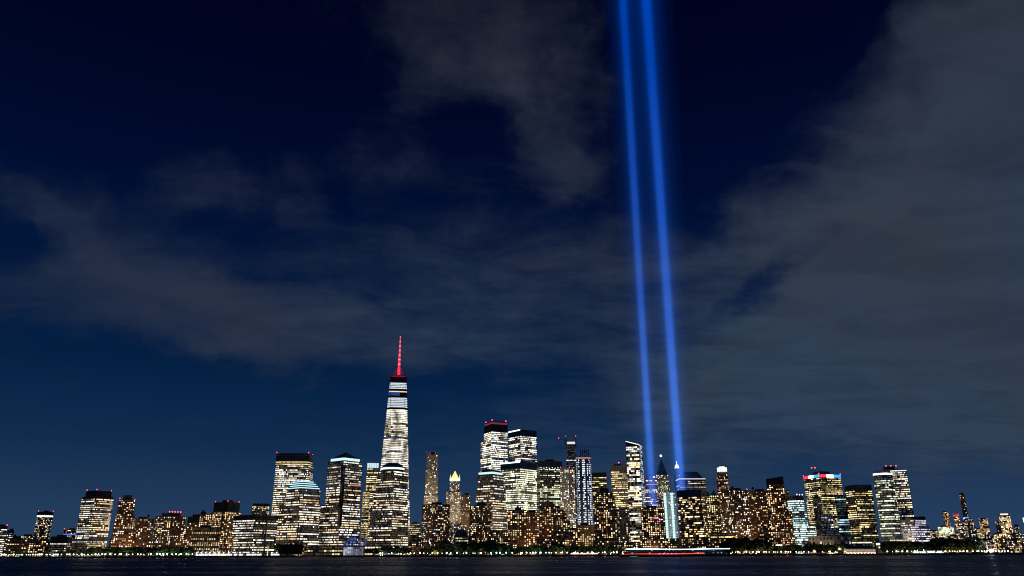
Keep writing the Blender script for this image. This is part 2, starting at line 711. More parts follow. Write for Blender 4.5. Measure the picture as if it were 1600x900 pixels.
def cent(poly):
    n = len(poly)
    return sum(p[0] for p in poly) / n, sum(p[1] for p in poly) / n


def rounded(poly, k=.28, n=4):
    """the same plan with its corners rounded"""
    out = []
    m_ = len(poly)
    for i in range(m_):
        p0, p1, p2 = Vector(poly[i - 1]), Vector(poly[i]), Vector(poly[(i + 1) % m_])
        a, b = p1.lerp(p0, k), p1.lerp(p2, k)
        for j in range(n + 1):
            t = j / n
            q = a * (1 - t) ** 2 + p1 * (2 * t * (1 - t)) + b * t ** 2
            out.append((q.x, q.y))
    return out


def zat(x, y, D):
    return P(x, y, D).z


SEED = [100]
BUILT = []


def beacon(root, p, r=.65, m_=None):
    b = MB()
    b.tube((p[0], p[1], p[2]), (p[0], p[1], p[2] + 1.5), .15, n=4)
    b.ball((p[0], p[1], p[2] + 1.5 + r), r, 6, 4)
    return b.build('beacon', m_ or RED, root)


def building(label, x0, xs, x1, yt, D, style='resi', cap=0, steps=(), top='plant', beacons=0, rnd=False,
             group=None, name='tower_block', cat='building', plan=None, capwall=None, bandglow=None, strips=None, **over):
    """yt: sighted roof line; cap: height of the windowless top in the same units; steps: (roof line, out left, out right) of lower, wider tiers"""
    SEED[0] += 1
    R = random.Random(SEED[0])
    st = dict(STY[style])
    if 'bright' in over:
        over['bright'] *= 1.85
    if style == 'resi' and 'p' in over:
        over['p'] *= .82
    st.update(over)
    xm = (x0 + x1) / 2 if xs is None else xs
    poly = plan or footprint(x0, xs, x1, yt, D)
    ztop = zat(xm, yt, D)
    cx, cy = cent(poly)
    root = thing(name, label, cat, (cx, cy, GZ), group)
    zlist = [ztop - 0.0] + [zat(xm, s[0], D) for s in steps] + [GZ]
    polys = [poly]
    for i, s in enumerate(steps):
        q = footprint(x0 - s[1], xs, x1 + s[2], yt, D - 3 * (i + 1)) if plan is None else scaled(plan, s[1])
        polys.append(q)
    if rnd:
        polys = [rounded(p) for p in polys]
    for i, pl in enumerate(polys):
        zt, zb = zlist[i], zlist[i + 1]
        if i == 0 and cap:
            zc = zat(xm, yt + cap, D)
            c = MB()
            c.prism(scaled(pl, 1.004), zc, zt)
            k = len(pl)
            # louvre ribs round the windowless top
            for e in range(k):
                a, b = Vector(pl[e]), Vector(pl[(e + 1) % k])
                ln = (b - a).length
                if ln < 3:
                    continue
                nr = max(2, int(ln / 5))
                nn = Vector(((b - a).y, -(b - a).x)).normalized()
                for q in range(nr + 1):
                    pt = a.lerp(b, q / nr) + nn * .25
                    c.box((pt.x, pt.y, zc + .3), .5, .5, zt - zc - .6)
            c.build('plant_storey', capwall or DARK, root)
            zt = zc
        if i > 0:
            # terrace parapet where the tier steps out
            t_ = MB()
            t_.prism(scaled(pl, 1.01), zt, zt + 1.0)
            t_.build('terrace', WALLS[st['wall']], root)
        facade(pl, zb, zt, st, R, root, strips=strips)
    # parapet and roof things
    pr = MB()
    pr.prism(scaled(poly if not rnd else polys[0], 1.012), ztop, ztop + 1.1)
    pr.build('parapet', WALLS[st['wall']] if not cap else (capwall or DARK), root)
    zr = ztop + 1.1
    wd = (Vector(poly[1]) - Vector(poly[0])).length
    wd = max(wd, (Vector(poly[2]) - Vector(poly[1])).length)
    ang = math.atan2(poly[1][1] - poly[0][1], poly[1][0] - poly[0][0])
    if top in ('plant', 'tank'):
        hh = R.uniform(3, 5)
        p = MB()
        p.box((cx + R.uniform(-.12, .12) * wd, cy, zr), wd * R.uniform(.35, .5), wd * .35, hh, ang)
        p.build('plant_room', ROOFM, root)
        if R.random() < .6:
            q = MB()
            q.box((cx + R.uniform(-.3, .3) * wd, cy, zr), wd * .15, wd * .18, hh * .6, ang)
            q.build('stair_head', ROOFM, root)
        if R.random() < .7:
            q = MB()
            px_, py_ = cx + R.uniform(-.25, .25) * wd, cy
            q.tube((px_, py_, zr), (px_, py_, zr + R.uniform(7, 13)), .22, .08, 5)
            q.build('antenna', DARK, root)
    if top == 'tank':
        t = MB()
        bx_, by_ = cx + R.uniform(-.3, .3) * wd, cy
        for dx in (-1.2, 1.2):
            for dy in (-1.2, 1.2):
                t.tube((bx_ + dx, by_ + dy, zr), (bx_ + dx, by_ + dy, zr + 4), .15, n=4)
        t.tube((bx_, by_, zr + 4), (bx_, by_, zr + 8), 2.1, 2.1, 10)
        t.tube((bx_, by_, zr + 8), (bx_, by_, zr + 9.6), 2.2, .1, 10)
        t.build('water_tank', BARK, root)
    if beacons:
        pts = [poly[0], poly[1 % len(poly)], poly[2 % len(poly)]]
        for i in range(beacons):
            f = i / max(1, beacons - 1) * 2
            k = min(int(f), 1)
            q = Vector(pts[k]).lerp(Vector(pts[k + 1]), f - k)
            q = q.lerp(Vector((cx, cy)), .08)
            beacon(root, (q.x, q.y, zr))
    BUILT.append(root)
    if style in ('office', 'stone', 'glass') and D < 1950 and st['wall'] in ('gran', 'stone', 'conc', 'white', 'steel'):
        add_facade_spot(dict(c=(cx, cy), zt=ztop, root=root), .36 * (ztop ** 2 + 900) / 100 * R.uniform(.6, 1.2), (1, .78, .52), .05, .55, 60 + wd * .6, size=110)  # added warm fill spot, in place of city light on the walls
    if style == 'resi' and D < 1800 and st['wall'] in ('brick', 'rbrick', 'tan'):
        add_facade_spot(dict(c=(cx, cy), zt=ztop, root=root), .22 * (ztop ** 2 + 900) / 100 * R.uniform(.5, 1.3), (1, .60, .26), .05, .55, 48 + wd * .5, size=100)  # added orange fill spot, in place of street light on the brick
    return dict(root=root, poly=poly, polys=polys, z=zr, zt=ztop, c=(cx, cy), wd=wd, ang=ang, D=D, xm=xm, R=R)


def lightband(info, ya, yb, m_, name='light_band', grow=1.02, poly=None):
    """a lit crown ring between two sighted heights"""
    za, zb = zat(info['xm'], yb, info['D']), zat(info['xm'], ya, info['D'])
    b = MB()
    b.prism(scaled(poly or info['poly'], grow), za, zb)
    return b.build(name, m_, info['root'])


def hat(info, y1, k0=.95, k1=.05, m_=None, name='roof', z0=None):
    z0 = info['z'] if z0 is None else z0
    z1 = zat(info['xm'], y1, info['D'])
    b = MB()
    b.prism(scaled(info['poly'], k0), z0, z1, scaled(info['poly'], k1))
    return b.build(name, m_ or COPPER, info['root'])


def add_facade_spot(info, kw, color=(1, .82, .58), z0=.35, z1=.75, off=75.0, side=0.0, size=70):
    """unseen spot added before a facade: tower floodlight, elsewhere fill for city lamps"""
    ld = bpy.data.lights.new('added_facade_spot', 'SPOT')  # no lamp body is modelled, only this added light
    ld.energy = kw * 1000
    ld.color = color
    ld.spot_size = math.radians(size)
    ld.spot_blend = 1.0
    ld.shadow_soft_size = 1.0
    o = bpy.data.objects.new('added_facade_spot', ld)
    c_ = Vector((*info['c'], 0))
    r_ = Vector((c_.x, c_.y, 0)).normalized()
    t_ = Vector((r_.y, -r_.x, 0))
    src = c_ - r_ * off + t_ * side + Vector((0, 0, info['zt'] * z0))
    dst = c_ + Vector((0, 0, info['zt'] * z1))
    col.objects.link(o)
    o.parent = info['root']
    o.matrix_parent_inverse = info['root'].matrix_world.inverted()
    o.location = src
    o.rotation_euler = (dst - src).to_track_quat('-Z', 'Y').to_euler()


def ring(r, n, c, ph=0.0):
    return [(c[0] + r * math.cos(ph + 2 * math.pi * i / n), c[1] + r * math.sin(ph + 2 * math.pi * i / n)) for i in range(n)]


# ------------------------------------------------------------------ town, left to right
GW = glow('white_crown', (.80, .95, 1), 1.6)
GT = glow('teal_crown', (.55, .90, 1), 1.2)
GN = glow('warm_crown', (1, .82, .5), 1.6)
GB = glow('blue_crown', (.08, .2, 1), 1.0)
GR = glow('red_crown', (1, .05, .10), 1.3)
GBW = glow('ice_white', (.85, .93, 1), 3.0)

b = building('pale lit block with dark glass band cut by the left photo edge', -14, None, 12, 822, 2000, 'office', cap=4, capwall=CONC, beacons=3, p=.5, bright=1.0, pal='white')
building('small dark annex with one lit corner beside the pale lit block at far left', 12, None, 22, 829, 2010, 'office', cap=3, p=.35, pal='white')
building('low dim brick apartment house left of the orange lit one', 12, None, 47, 843, 1640, 'resi', wall='rbrick', p=.28, pal='orange', bright=.9, top='tank')
building('low orange lit red brick apartment house on the far left shore', 46, None, 80, 845, 1650, 'resi', wall='rbrick', p=.62, pal='orange', bright=.95, top='none')
b = building('slim dark tower with a white light band under its roof', 59, 72, 84, 800, 2000, 'resi', wall='dark', cap=7, beacons=2, p=.45, pal='mixed', bright=1.1)
lightband(b, 805, 807.4, GW, grow=1.03)
b = building('low dark office with four lit floors left of the big battered tower', 80, 106, 113, 839, 1640, 'office', cap=9, wall='dark', p=.7, pal='white', bright=.9)
b = building('distant block with gold and blue roof lights behind the low dark office', 100, None, 122, 828, 2300, 'resi', p=.4, pal='yellow', beacons=1)
lightband(b, 834, 836, GB, grow=1.02)
b = building('broad tower with warm lit floors and a dark recessed crown, tallest at left', 130, 149, 177, 776, 1690, 'office', cap=2.5, steps=((778.5, 1.5, 1.2), (842, 5, 1)), p=.78, pal='neutral', bright=1.0, wall='tan', top='none', fh=4.0, bay=3.0)
c = MB()
c.prism(scaled(b['poly'], .86), b['z'], zat(149, 766, 1690))
c.build('crown', DARK, b['root'])
for q in (0, 1, 2):
    p_ = scaled(b['poly'], .82)[q]
    beacon(b['root'], (p_[0], p_[1], zat(149, 766, 1690)))
b = building('slender brick apartment tower right of the broad warm tower', 186, None, 212, 781, 1720, 'resi', steps=((806, 2, 3), (835, 3, 4)), wall='rbrick', p=.5, pal='mixed', top='none', beacons=2)
c = MB(); c.prism(scaled(b['poly'], .55), b['z'], b['z'] + 9); c.build('penthouse', TANB, b['root'])
building('mid height apartment block between the slender brick tower and red crowned one', 209, None, 241, 811, 1745, 'resi', p=.42, pal='mixed', bright=1.1, top='tank', wall='brick')
b = building('apartment block with a row of red lights on its dark roof house', 243, 262, 291, 807, 1705, 'resi', p=.46, pal='mixed', top='none', wall='brick')
c = MB(); c.prism(scaled(b['poly'], .62), b['z'], b['z'] + 7); c.build('roof_house', DARK, b['root'])
for k in range(5):
    p_ = Vector(scaled(b['poly'], .6)[1]).lerp(Vector(scaled(b['poly'], .6)[2]), k / 4)
    beacon(b['root'], (p_.x, p_.y, b['z'] + 7), 1.0)
building('dark topped block right of the red lit roof house', 294, None, 312, 808, 1760, 'resi', cap=9, p=.35, pal='mixed')
building('narrow apartment block with lights along its roof edge', 309, None, 331, 804, 1780, 'resi', p=.48, pal='warm', top='tank')
b = building('stepped brown tower with dark two tier crown left of the wide office block', 335, 356, 375, 785, 1750, 'resi', cap=14, steps=((800, 3, 4), (812, 8, 8)), p=.52, pal='warm', wall='tan', beacons=3)
building('low shore apartments with pink lit bands behind the white tents', 300, None, 346, 825, 1600, 'resi', p=.45, pal='orange', wall='tan', top='tank', mode='rows')
building('low brick apartments with regular windows beside the white tents', 344, 356, 368, 838, 1575, 'resi', p=.6, pal='warm', wall='rbrick', top='none')
b = building('far building with pale ornate attic left of the tall curved office', 394, None, 421, 791, 2050, 'stone', p=.5, pal='yellow', top='none')
for k in range(5):
    p_ = Vector(b['poly'][0]).lerp(Vector(b['poly'][1]), (k + .5) / 5)
    c = MB(); c.ball((p_.x, p_.y + 4, b['z'] + 2), 4.6, 8, 5); c.build('roof_garden_tree', LEAF, b['root'])
b = building('wide dark office block with long white lit floors by the marina', 366, 399, 438, 805, 1560, 'office', cap=6.5, wall='dark', p=.60, pal='white', bright=1.15, top='none', fh=4.5, bay=2.8)
c = MB()
p_ = P(419, 830, b['D'] - 2)
q0, q1 = Vector(b['poly'][1]), Vector(b['poly'][2])
mid = q0.lerp(q1, .47)
c.box((mid.x, mid.y - 1, GZ), 3.0, 3.0, b['zt'] - GZ - 10, b['ang'])
c.build('stair_pier', DARK, b['root'])

# tall curved office
b = building('tall curved office slab with yellow top floors and dark striped crown', 430, 484, 491, 709, 1725, 'office', cap=11, rnd=True, wall='conc', p=.90, pal='neutral', bright=1.3, top='none', fh=4.2, bay=2.7, steps=((727, 0, 3),), beacons=3)
for k in range(3):
    lightband(b, 711 + k * 3, 712 + k * 3, STEEL, 'louvre_band', 1.012, b['polys'][0])
lightband(b, 720.3, 722.2, glow('gold_floor', (1, .72, .2), .9), 'gold_floor', 1.006, b['polys'][0])
lightband(b, 724, 725.6, MATS['gold_floor'], 'gold_floor', 1.006, b['polys'][0])

# stepped crown tower
b = building('granite office tower with stepped teal lit crown below the curved slab', 448, 470, 501, 764, 1580, 'office', steps=((790, 9, 2), (836, 11, 3)), p=.62, pal='neutral', bright=1.05, wall='gran', top='none')
for k, (ya, kk) in enumerate(((760.5, .93), (757, .82), (753.5, .70), (750, .55))):
    z0_ = b['z'] if k == 0 else zt_
    zt_ = zat(470, ya, 1580)
    c = MB(); c.prism(scaled(b['poly'], kk), z0_, zt_); c.build('crown_step', COPPER, b['root'])
    c = MB(); c.prism(scaled(b['poly'], kk * 1.015), zt_ - 2.2, zt_ - .5); c.build('light_band', GT, b['root'])

# pyramid tower
b = building('granite office tower with dark pyramid roof over a pale light band', 513, 537, 566, 720, 1625, 'office', steps=((789, 10, 1), (822, 11, 2)), p=.66, pal='neutral', bright=1.05, wall='gran', top='none')
c = MB(); c.prism(scaled(b['poly'], .84), b['z'], zat(537, 714.5, 1625)); c.build('crown_drum', DARK, b['root'])
lightband(b, 714.5, 718.4, GT, grow=.855)
hat(b, 704, .86, .03, COPPER, 'pyramid_roof', zat(537, 714.5, 1625))
c = MB()
q0, q1 = Vector(b['poly'][1]), Vector(b['poly'][2])
n_ = Vector(((q1 - q0).y, -(q1 - q0).x)).normalized()
zz_ = zat(537, 757, 1625)
A_, B_ = q0.lerp(q1, .35) + n_ * .9, q0.lerp(q1, .98) + n_ * .9
c.quad((A_.x, A_.y, zz_ - 1), (B_.x, B_.y, zz_ - 1), (B_.x, B_.y, zz_ + 1), (A_.x, A_.y, zz_ + 1))
c.build('red_light_strip', glow('red_strip', (1, .25, .22), .8), b['root'])
c = MB(); c.box((b['poly'][1][0], b['poly'][1][1], GZ), 6, 6, b['zt'] - GZ - 8, b['ang']); c.build('corner_recess', GLASS, b['root'])

building('narrow gold lit facade squeezed beside the domed tower', 567, None, 578, 768, 1760, 'office', p=1.0, pal='yellow', bright=.75, wall='tan', fh=3.6, bay=2.0, top='none', rnd=True)
b = building('office tower with ice white top band behind the domed tower', 574, None, 592, 723, 2010, 'office', cap=8.5, wall='steel', p=.85, pal='yellow', bright=1.0, top='none')
lightband(b, 723.5, 731, glow('ice_band', (.62, .85, 1), 1.0), grow=1.01)

# domed tower
b = building('granite office tower with low copper dome over a white light ring', 589, 616, 638, 735, 1600, 'office', steps=((773, 4, 1), (794, 7, 3), (838, 9, 3)), p=.58, pal='neutral', bright=1.1, wall='gran', top='none')
rr = b['wd'] * .52
zr_ = b['z']
c = MB(); c.prism(ring(rr, 24, b['c']), zr_, zr_ + 2.5); c.build('drum', DARK, b['root'])
c = MB(); c.prism(ring(rr * 1.0, 24, b['c']), zr_ + 2.5, zr_ + 6.0); c.build('light_ring', GW, b['root'])
c = MB()
zd = zr_ + 6
hd = zat(616, 720.5, 1600) - zd
for k in range(6):
    a0, a1 = k / 6 * math.pi / 2, (k + 1) / 6 * math.pi / 2
    c.prism(ring(rr * .97 * math.cos(a0), 24, b['c']), zd + hd * math.sin(a0), zd + hd * math.sin(a1), ring(max(.1, rr * .97 * math.cos(a1)), 24, b['c']))
c.build('dome', COPPER, b['root'])

# the tallest tower: square base turning into a square rotated by 45 degrees
D1 = 1926.0
ct = P(623.5, 640, D1)
c0 = (P(622.8, 590, D1 + 40).x, D1 + 40)
zroof = zat(623.5, 590, D1)
zbase = 57.0
root1 = thing('glass_skyscraper', 'tallest tapering glass tower with faceted sides and a red lit spire', 'skyscraper', (c0[0], c0[1], GZ))
r0 = Vector(c0).normalized()
ph0 = math.atan2(r0.y, r0.x)
base8, top8 = [], []
HB, HT = 43.0, 42.0 * .69
for k in range(8):
    # the eight edges each join a base corner to a roof corner an eighth of a turn away
    ac = ph0 + math.radians(90 * (k // 2))
    at_ = ac + math.radians(45 if k % 2 else -45)
    base8.append((c0[0] + HB * math.cos(ac), c0[1] + HB * math.sin(ac)))
    top8.append((c0[0] + HT * math.cos(at_), c0[1] + HT * math.sin(at_)))


def sect(z, grow=1.0):
    t = (z - zbase) / (zroof - zbase)
    return scaled([(a[0] + (b_[0] - a[0]) * t, a[1] + (b_[1] - a[1]) * t) for a, b_ in zip(base8, top8)], grow)


c = MB(); c.prism(base8[::2], GZ, zbase); c.build('podium', STEEL, root1)
shaft = MB(); shaft.prism(base8, zbase, zroof, top8)
shaft_o = shaft.build('glass_shaft', GLASSB, root1)
R = random.Random(11)
win, frm = MB(), MB()
nfl = 86
fh = (zroof - zbase) / nfl
y2z = lambda y: zat(623.5, y, D1)
bands = [(y2z(606.5), y2z(595.5), 'W'), (y2z(608), y2z(606.5), 'D'), (y2z(611.8), y2z(608), 'N'), (y2z(619), y2z(611.8), 'D'), (y2z(634.5), y2z(619), 'W'), (y2z(637), y2z(634.5), 'D'), (zroof, y2z(595.5), 'D')]
for f in range(nfl):
    z0_ = zbase + f * fh
    z1_ = z0_ + fh
    zm_ = (z0_ + z1_) / 2
    kind = 'O'
    for (za, zb_, kk) in bands:
        if min(za, zb_) <= zm_ <= max(za, zb_):
            kind = kk
    lo, hi = sect(z0_ + fh * .22, 1.004), sect(z1_ - fh * .16, 1.004)
    ba, bb = sect(z0_ + fh * .02, 1.008), sect(z0_ + fh * .18, 1.008)
    fl = R.random()
    pf = .95 if fl < .55 else (.75 if fl < .85 else .3)
    if kind == 'W':
        pf = 1.0
    lv = R.uniform(.8, 1.5)
    on = True
    base_c = R.choice(PAL['white'])
    for k in range(8):
        j = (k + 1) % 8
        mid = (Vector(lo[k]) + Vector(lo[j])) / 2
        if (mid - Vector(c0)).dot(-r0) < -4:
            continue
        ln = (Vector(lo[j]) - Vector(lo[k])).length
        frm.quad((*ba[k], z0_ + fh * .02), (*ba[j], z0_ + fh * .02), (*bb[j], z0_ + fh * .18), (*bb[k], z0_ + fh * .18))
        if ln < 1.0:
            continue
        nb = max(1, int(ln / 2.2))
        for q in range(nb):
            if R.random() < .16:
                on = R.random() < pf
            cc = None
            if kind == 'D':
                if zm_ < y2z(611.8) and zm_ > y2z(617) and q < nb * .6 and k in (2, 3, 4):
                    cc = (.03, .08, .4)
            elif kind == 'W':
                s_ = R.uniform(.85, 1.2)
                cc = (.80 * s_, .92 * s_, 1.0 * s_)
            elif kind == 'N':
                cc = (1.2, .95, .6)
            elif on:
                s_ = lv * R.uniform(.7, 1.2) * max(.1, 1.05 + 1.15 * (mnoise.noise((q * .12 + k * 1.7, f * .11, 3)) + .5 * mnoise.noise((q * .3 + k * 3, f * .35, 8)))) * (.72, 1.0, 1.15)[1 + (k > 3) - (k < 3)]  # facet shading put into the window glow, left dimmer, right brighter
                cc = tuple(v * s_ for v in base_c)
            elif R.random() < .8:
                s_ = R.uniform(.03, .22)
                cc = (.9 * s_, .95 * s_, 1.0 * s_)
            if cc is None:
                continue
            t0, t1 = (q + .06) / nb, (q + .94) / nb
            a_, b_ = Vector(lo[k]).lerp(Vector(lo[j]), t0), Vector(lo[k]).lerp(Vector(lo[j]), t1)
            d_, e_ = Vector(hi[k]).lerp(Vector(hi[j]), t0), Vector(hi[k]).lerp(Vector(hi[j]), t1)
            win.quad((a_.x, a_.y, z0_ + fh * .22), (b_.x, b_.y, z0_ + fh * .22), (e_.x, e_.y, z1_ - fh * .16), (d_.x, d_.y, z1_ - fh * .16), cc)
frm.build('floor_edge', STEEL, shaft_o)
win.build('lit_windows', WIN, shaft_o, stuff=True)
edges_ = MB()
for k in range(8):
    edges_.tube((*scaled(base8, 1.008)[k], zbase), (*scaled(top8, 1.008)[k], zroof), .5, .5, 5)
edges_.build('edge_trim', STEEL, shaft_o)
c = MB(); c.prism(top8[::2], zroof, zroof + 6); c.build('parapet', DARK, root1)
zp = zroof + 6
REDG = glow('red_spire_light', (1, .03, .07), 1.6)
REDD = glow('red_ring_light', (1, .02, .08), .28)
c = MB(); c.prism(ring(19, 24, c0), zp, zp + 4.5); c.build('antenna_ring', REDD, root1)
c = MB(); c.prism(ring(20.5, 24, c0), zp + 4.5, zp + 5.6); c.build('antenna_ring_deck', DARK, root1)
ztip = zat(626.5, 519.5, D1)
for k in range(4):
    a = ph0 + math.radians(45 + 90 * k)
    c = MB()
    c.tube((c0[0] + 17 * math.cos(a), c0[1] + 17 * math.sin(a), zp + 5), (c0[0], c0[1], zp + 40), .55, .4, 5)
    c.build('guy_strut', glow('red_strut_light', (1, .03, .12), .22), root1)
segs = 9
zs0 = zp + 2
spire_r = lambda t: 3.0 * (1 - t) ** 1.15 + .8
mast = MB()
for k in range(segs):
    t0, t1 = k / segs, (k + .86) / segs
    mast.tube((c0[0], c0[1], zs0 + (ztip - zs0) * t0), (c0[0], c0[1], zs0 + (ztip - zs0) * t1), spire_r(t0), spire_r(t1), 8)
mo = mast.build('spire_mast', REDG, root1)
PINK = glow('spire_white_light', (1, .22, .24), 2.4)
for k in range(segs):
    t1, t2 = (k + .82) / segs, (k + 1.0) / segs
    c = MB(); c.tube((c0[0], c0[1], zs0 + (ztip - zs0) * t1), (c0[0], c0[1], zs0 + (ztip - zs0) * t2), spire_r(t1) * 1.12, spire_r(t1) * 1.12, 8)
    c.build('spire_lamp', PINK if k > 1 else REDG, mo)

building('distant pale block with purple lit base left of the black apartment slab', 641, None, 657, 818, 2050, 'office', p=.9, pal='yellow', bright=.55, wall='stone', top='plant')
building('low building with three lit rows between domed tower and black slab', 640, None, 662, 836, 1600, 'office', p=.7, pal='neutral', wall='tan', top='none', bright=.9)
b = building('slim limestone apartment tower with open loggia crown standing alone', 667, None, 685, 711, 2000, 'stone', steps=((735, 1, 0), (775, 2, .6)), p=.22, pal='neutral', bright=1.1, wall='stone', top='none', fh=3.7, bay=2.6)
zc_ = zat(676, 705, 2000)
for k in range(4):
    for s_ in (.25, .75):
        a, q = Vector(b['poly'][k]), Vector(b['poly'][(k + 1) % 4])
        pt = a.lerp(q, s_)
        c = MB(); c.box((pt.x, pt.y, b['z']), 4.0, 4.0, zc_ - b['z'], b['ang']); c.build('crown_pier', STONE, b['root'])
c = MB(); c.prism(scaled(b['poly'], .7), b['z'], zc_ - 2); c.build('crown_core', DARK, b['root'])

add_facade_spot(b, 160)
# gothic tower with gold lit spire
b = building('old gothic stone tower with gold lit pyramid spire', 703, None, 718.5, 752, 2150, 'stone', steps=((769, 5, 2.5), (800, 6, 12)), p=.30, pal='neutral', bright=1.0, wall='stone', top='none', fh=3.7, bay=2.3)
GOLD_GLOW = glow('gold_floodlit_glow', (1, .80, .26), 1.3)  # gold floodlighting put in as glow of roof, lantern and pinnacles
c = MB(); c.prism(scaled(b['poly'], 1.02), b['z'], b['z'] + 6); c.build('light_band', glow('spire_base_light', (1, .93, .6), 2.2), b['root'])
hat(b, 739, .82, .26, GOLD_GLOW, 'spire_roof', b['z'] + 6)
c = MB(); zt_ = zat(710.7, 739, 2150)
c.prism(scaled(b['poly'], .26), zt_, zat(710.7, 735.5, 2150), scaled(b['poly'], .08)); c.build('lantern', GOLD_GLOW, b['root'])
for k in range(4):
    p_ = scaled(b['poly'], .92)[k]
    c = MB(); c.tube((p_[0], p_[1], b['z'] + 6), (p_[0], p_[1], b['z'] + 17), 1.6, .2, 6); c.build('corner_pinnacle', GOLD_GLOW, b['root'])
add_facade_spot(b, 150)
b = building('brown masonry tower just right of the gold spired tower', 721.5, None, 735, 774, 2060, 'stone', p=.15, wall='tan', pal='neutral', steps=((800, 0, .5),), top='plant')
add_facade_spot(b, 60, (1, .72, .45))
b = building('black apartment slab with scattered warm lights below the limestone tower', 660, 677, 703, 788, 1540, 'resi', p=.30, pal='mixed', bright=1.15, wall='brick', top='plant', fh=3.4, bay=3.4)
b = building('small building under a dark faceted dome among shore trees', 709, None, 732, 839, 1560, 'office', p=.85, pal='neutral', bright=.75, wall='gran', top='none', fh=4.6, bay=3.2, wx=.55)
dd = ring((Vector(b['poly'][1]) - Vector(b['poly'][0])).length * .5, 10, b['c'])
hh_ = zat(720, 826, 1560) - b['z']
c = MB()
for k in range(4):
    a0, a1 = k / 4 * math.pi / 2, (k + 1) / 4 * math.pi / 2
    c.prism(scaled(dd, math.cos(a0)), b['z'] + hh_ * math.sin(a0), b['z'] + hh_ * math.sin(a1), scaled(dd, max(.02, math.cos(a1))))
c.build('dome', COPPER, b['root'])
building('dark apartment slab left of and in front of the teal banded tower', 734, 753, 768, 790, 1540, 'resi', p=.28, pal='mixed', bright=1.1, wall='brick', top='tank', fh=3.4, bay=3.4)
building('lower dark apartment wing in front of the teal banded tower', 764, None, 794, 829, 1530, 'resi', p=.24, pal='mixed', bright=1.2, wall='brick', top='none', fh=3.4, bay=3.4)

b = building('granite office tower with truncated roof and thin teal band', 746, 770, 787, 742, 1625, 'office', steps=((765, 2, 3), (792, 3, 5)), p=.48, pal='neutral', bright=.95, wall='gran', top='none')
c = MB(); c.prism(scaled(b['poly'], .9), b['z'], zat(770, 736.5, 1625)); c.build('crown_drum', DARK, b['root'])
lightband(b, 736.8, 740, GT, grow=.91)
hat(b, 732.5, .90, .55, COPPER, 'truncated_roof', zat(770, 736.5, 1625))

b = building('tall white lit office tower with red crown, taller of the bright pair', 756.5, 768, 793, 663, 1985, 'glass', cap=11, steps=((688, 5, 0),), p=.90, pal='white', bright=1.5, top='none', wall='steel')
lightband(b, 659.5, 662, glow('red_rail', (1, .12, .2), .22), 'red_rail', .97)
c = MB(); c.prism(scaled(b['poly'], .9), b['z'], zat(768, 657.5, 1985)); c.build('crown', DARK, b['root'])
for q in (0, 1, 2):
    p_ = scaled(b['poly'], .86)[q]
    beacon(b['root'], (p_[0], p_[1], zat(768, 657.5, 1985)), 1.1)
b = building('flat topped glass office tower with white roof edge, right of bright pair', 795, 813, 838, 671.5, 2055, 'glass', cap=9, capwall=GLASSB, p=.66, pal='white', bright=1.3, top='none')
q0, q1 = Vector(b['poly'][0]), Vector(b['poly'][1])
c = MB(); n_ = Vector(((q1 - q0).y, -(q1 - q0).x)).normalized()
c.quad(*[(q.x + n_.x, q.y + n_.y, b['zt'] + dz) for q, dz in ((q0, -1.5), (q1, -1.5), (q1, 1.2), (q0, 1.2))]); c.build('roof_edge_light', GBW, b['root'])
b = building('glass office block with blue dark top and bright green white floors', 782, 813, 838, 721.5, 1860, 'glass', cap=10, capwall=GLASSB, p=.86, pal='green', bright=1.25, top='none')
q0, q1 = Vector(b['poly'][0]), Vector(b['poly'][1])
c = MB(); n_ = Vector(((q1 - q0).y, -(q1 - q0).x)).normalized()
c.quad(*[(q.x + n_.x, q.y + n_.y, b['zt'] + dz) for q, dz in ((q0, -1.5), (q1, -1.5), (q1, 1.0), (q0, 1.0))]); c.build('roof_edge_light', GBW, b['root'])
b = building('black steel office block with blue lights along its upper floor', 838.5, 843, 878, 721, 1920, 'office', cap=8, wall='dark', p=.55, pal='green', bright=.9, top='plant', wx=.7)
for k in range(8):
    q = Vector(b['poly'][1]).lerp(Vector(b['poly'][2]), (k + .5) / 8)
    c = MB(); c.ball((q.x, q.y - 1.0, zat(843, 730.5 + (k % 2), 1920)), 1.0, 6, 4); c.build('roof_lamp', glow('pale_blue_lamp', (.5, .7, 1), 3), b['root'])
b = building('slim unfinished dark tower with lit steel frame top and crane', 884.5, None, 900, 696, 2150, 'glass', p=.10, wall='dark', pal='blue', bright=.8, top='none', name='tower_under_construction')
zf = zat(892, 682.5, 2150)
fr = MB()
for p_ in b['poly']:
    fr.box((p_[0], p_[1], b['z']), 2.2, 2.2, zf - b['z'])
for lv_ in (.45, 1.0):
    for k in range(4):
        a, q = b['poly'][k], b['poly'][(k + 1) % 4]
        zl = b['z'] + (zf - b['z']) * lv_
        fr.tube((*a, zl), (*q, zl), .9, n=4)
fr.build('steel_frame', STEEL, b['root'])
c = MB(); c.prism(scaled(b['poly'], .8), b['z'] + 6, b['z'] + 9); c.build('work_lights', glow('work_light', (1, .9, .75), .9), b['root'])
for k in (0, 1):
    beacon(b['root'], (*b['poly'][k], zf))
cr_ = thing('tower_crane', 'thin dark crane reaching left from the unfinished slim tower', 'crane', (b['poly'][0][0] - 3, b['poly'][0][1], b['z']))
c = MB(); c.tube((b['poly'][0][0] - 3, b['poly'][0][1], b['z']), (b['poly'][0][0] - 3, b['poly'][0][1], zat(884, 686, 2150)), 1.0, n=4); c.build('mast', DARK, cr_)
c = MB(); c.tube(P(884, 688, 2150), P(872.5, 685.5, 2150), .7, .4, 4); c.build('jib', DARK, cr_)
c = MB(); c.tube(P(883, 688.3, 2150), P(888, 689, 2150), .8, .8, 4); c.build('counter_jib', DARK, cr_)
p_ = P(873, 685.5, 2150); beacon(cr_, p_, .8)
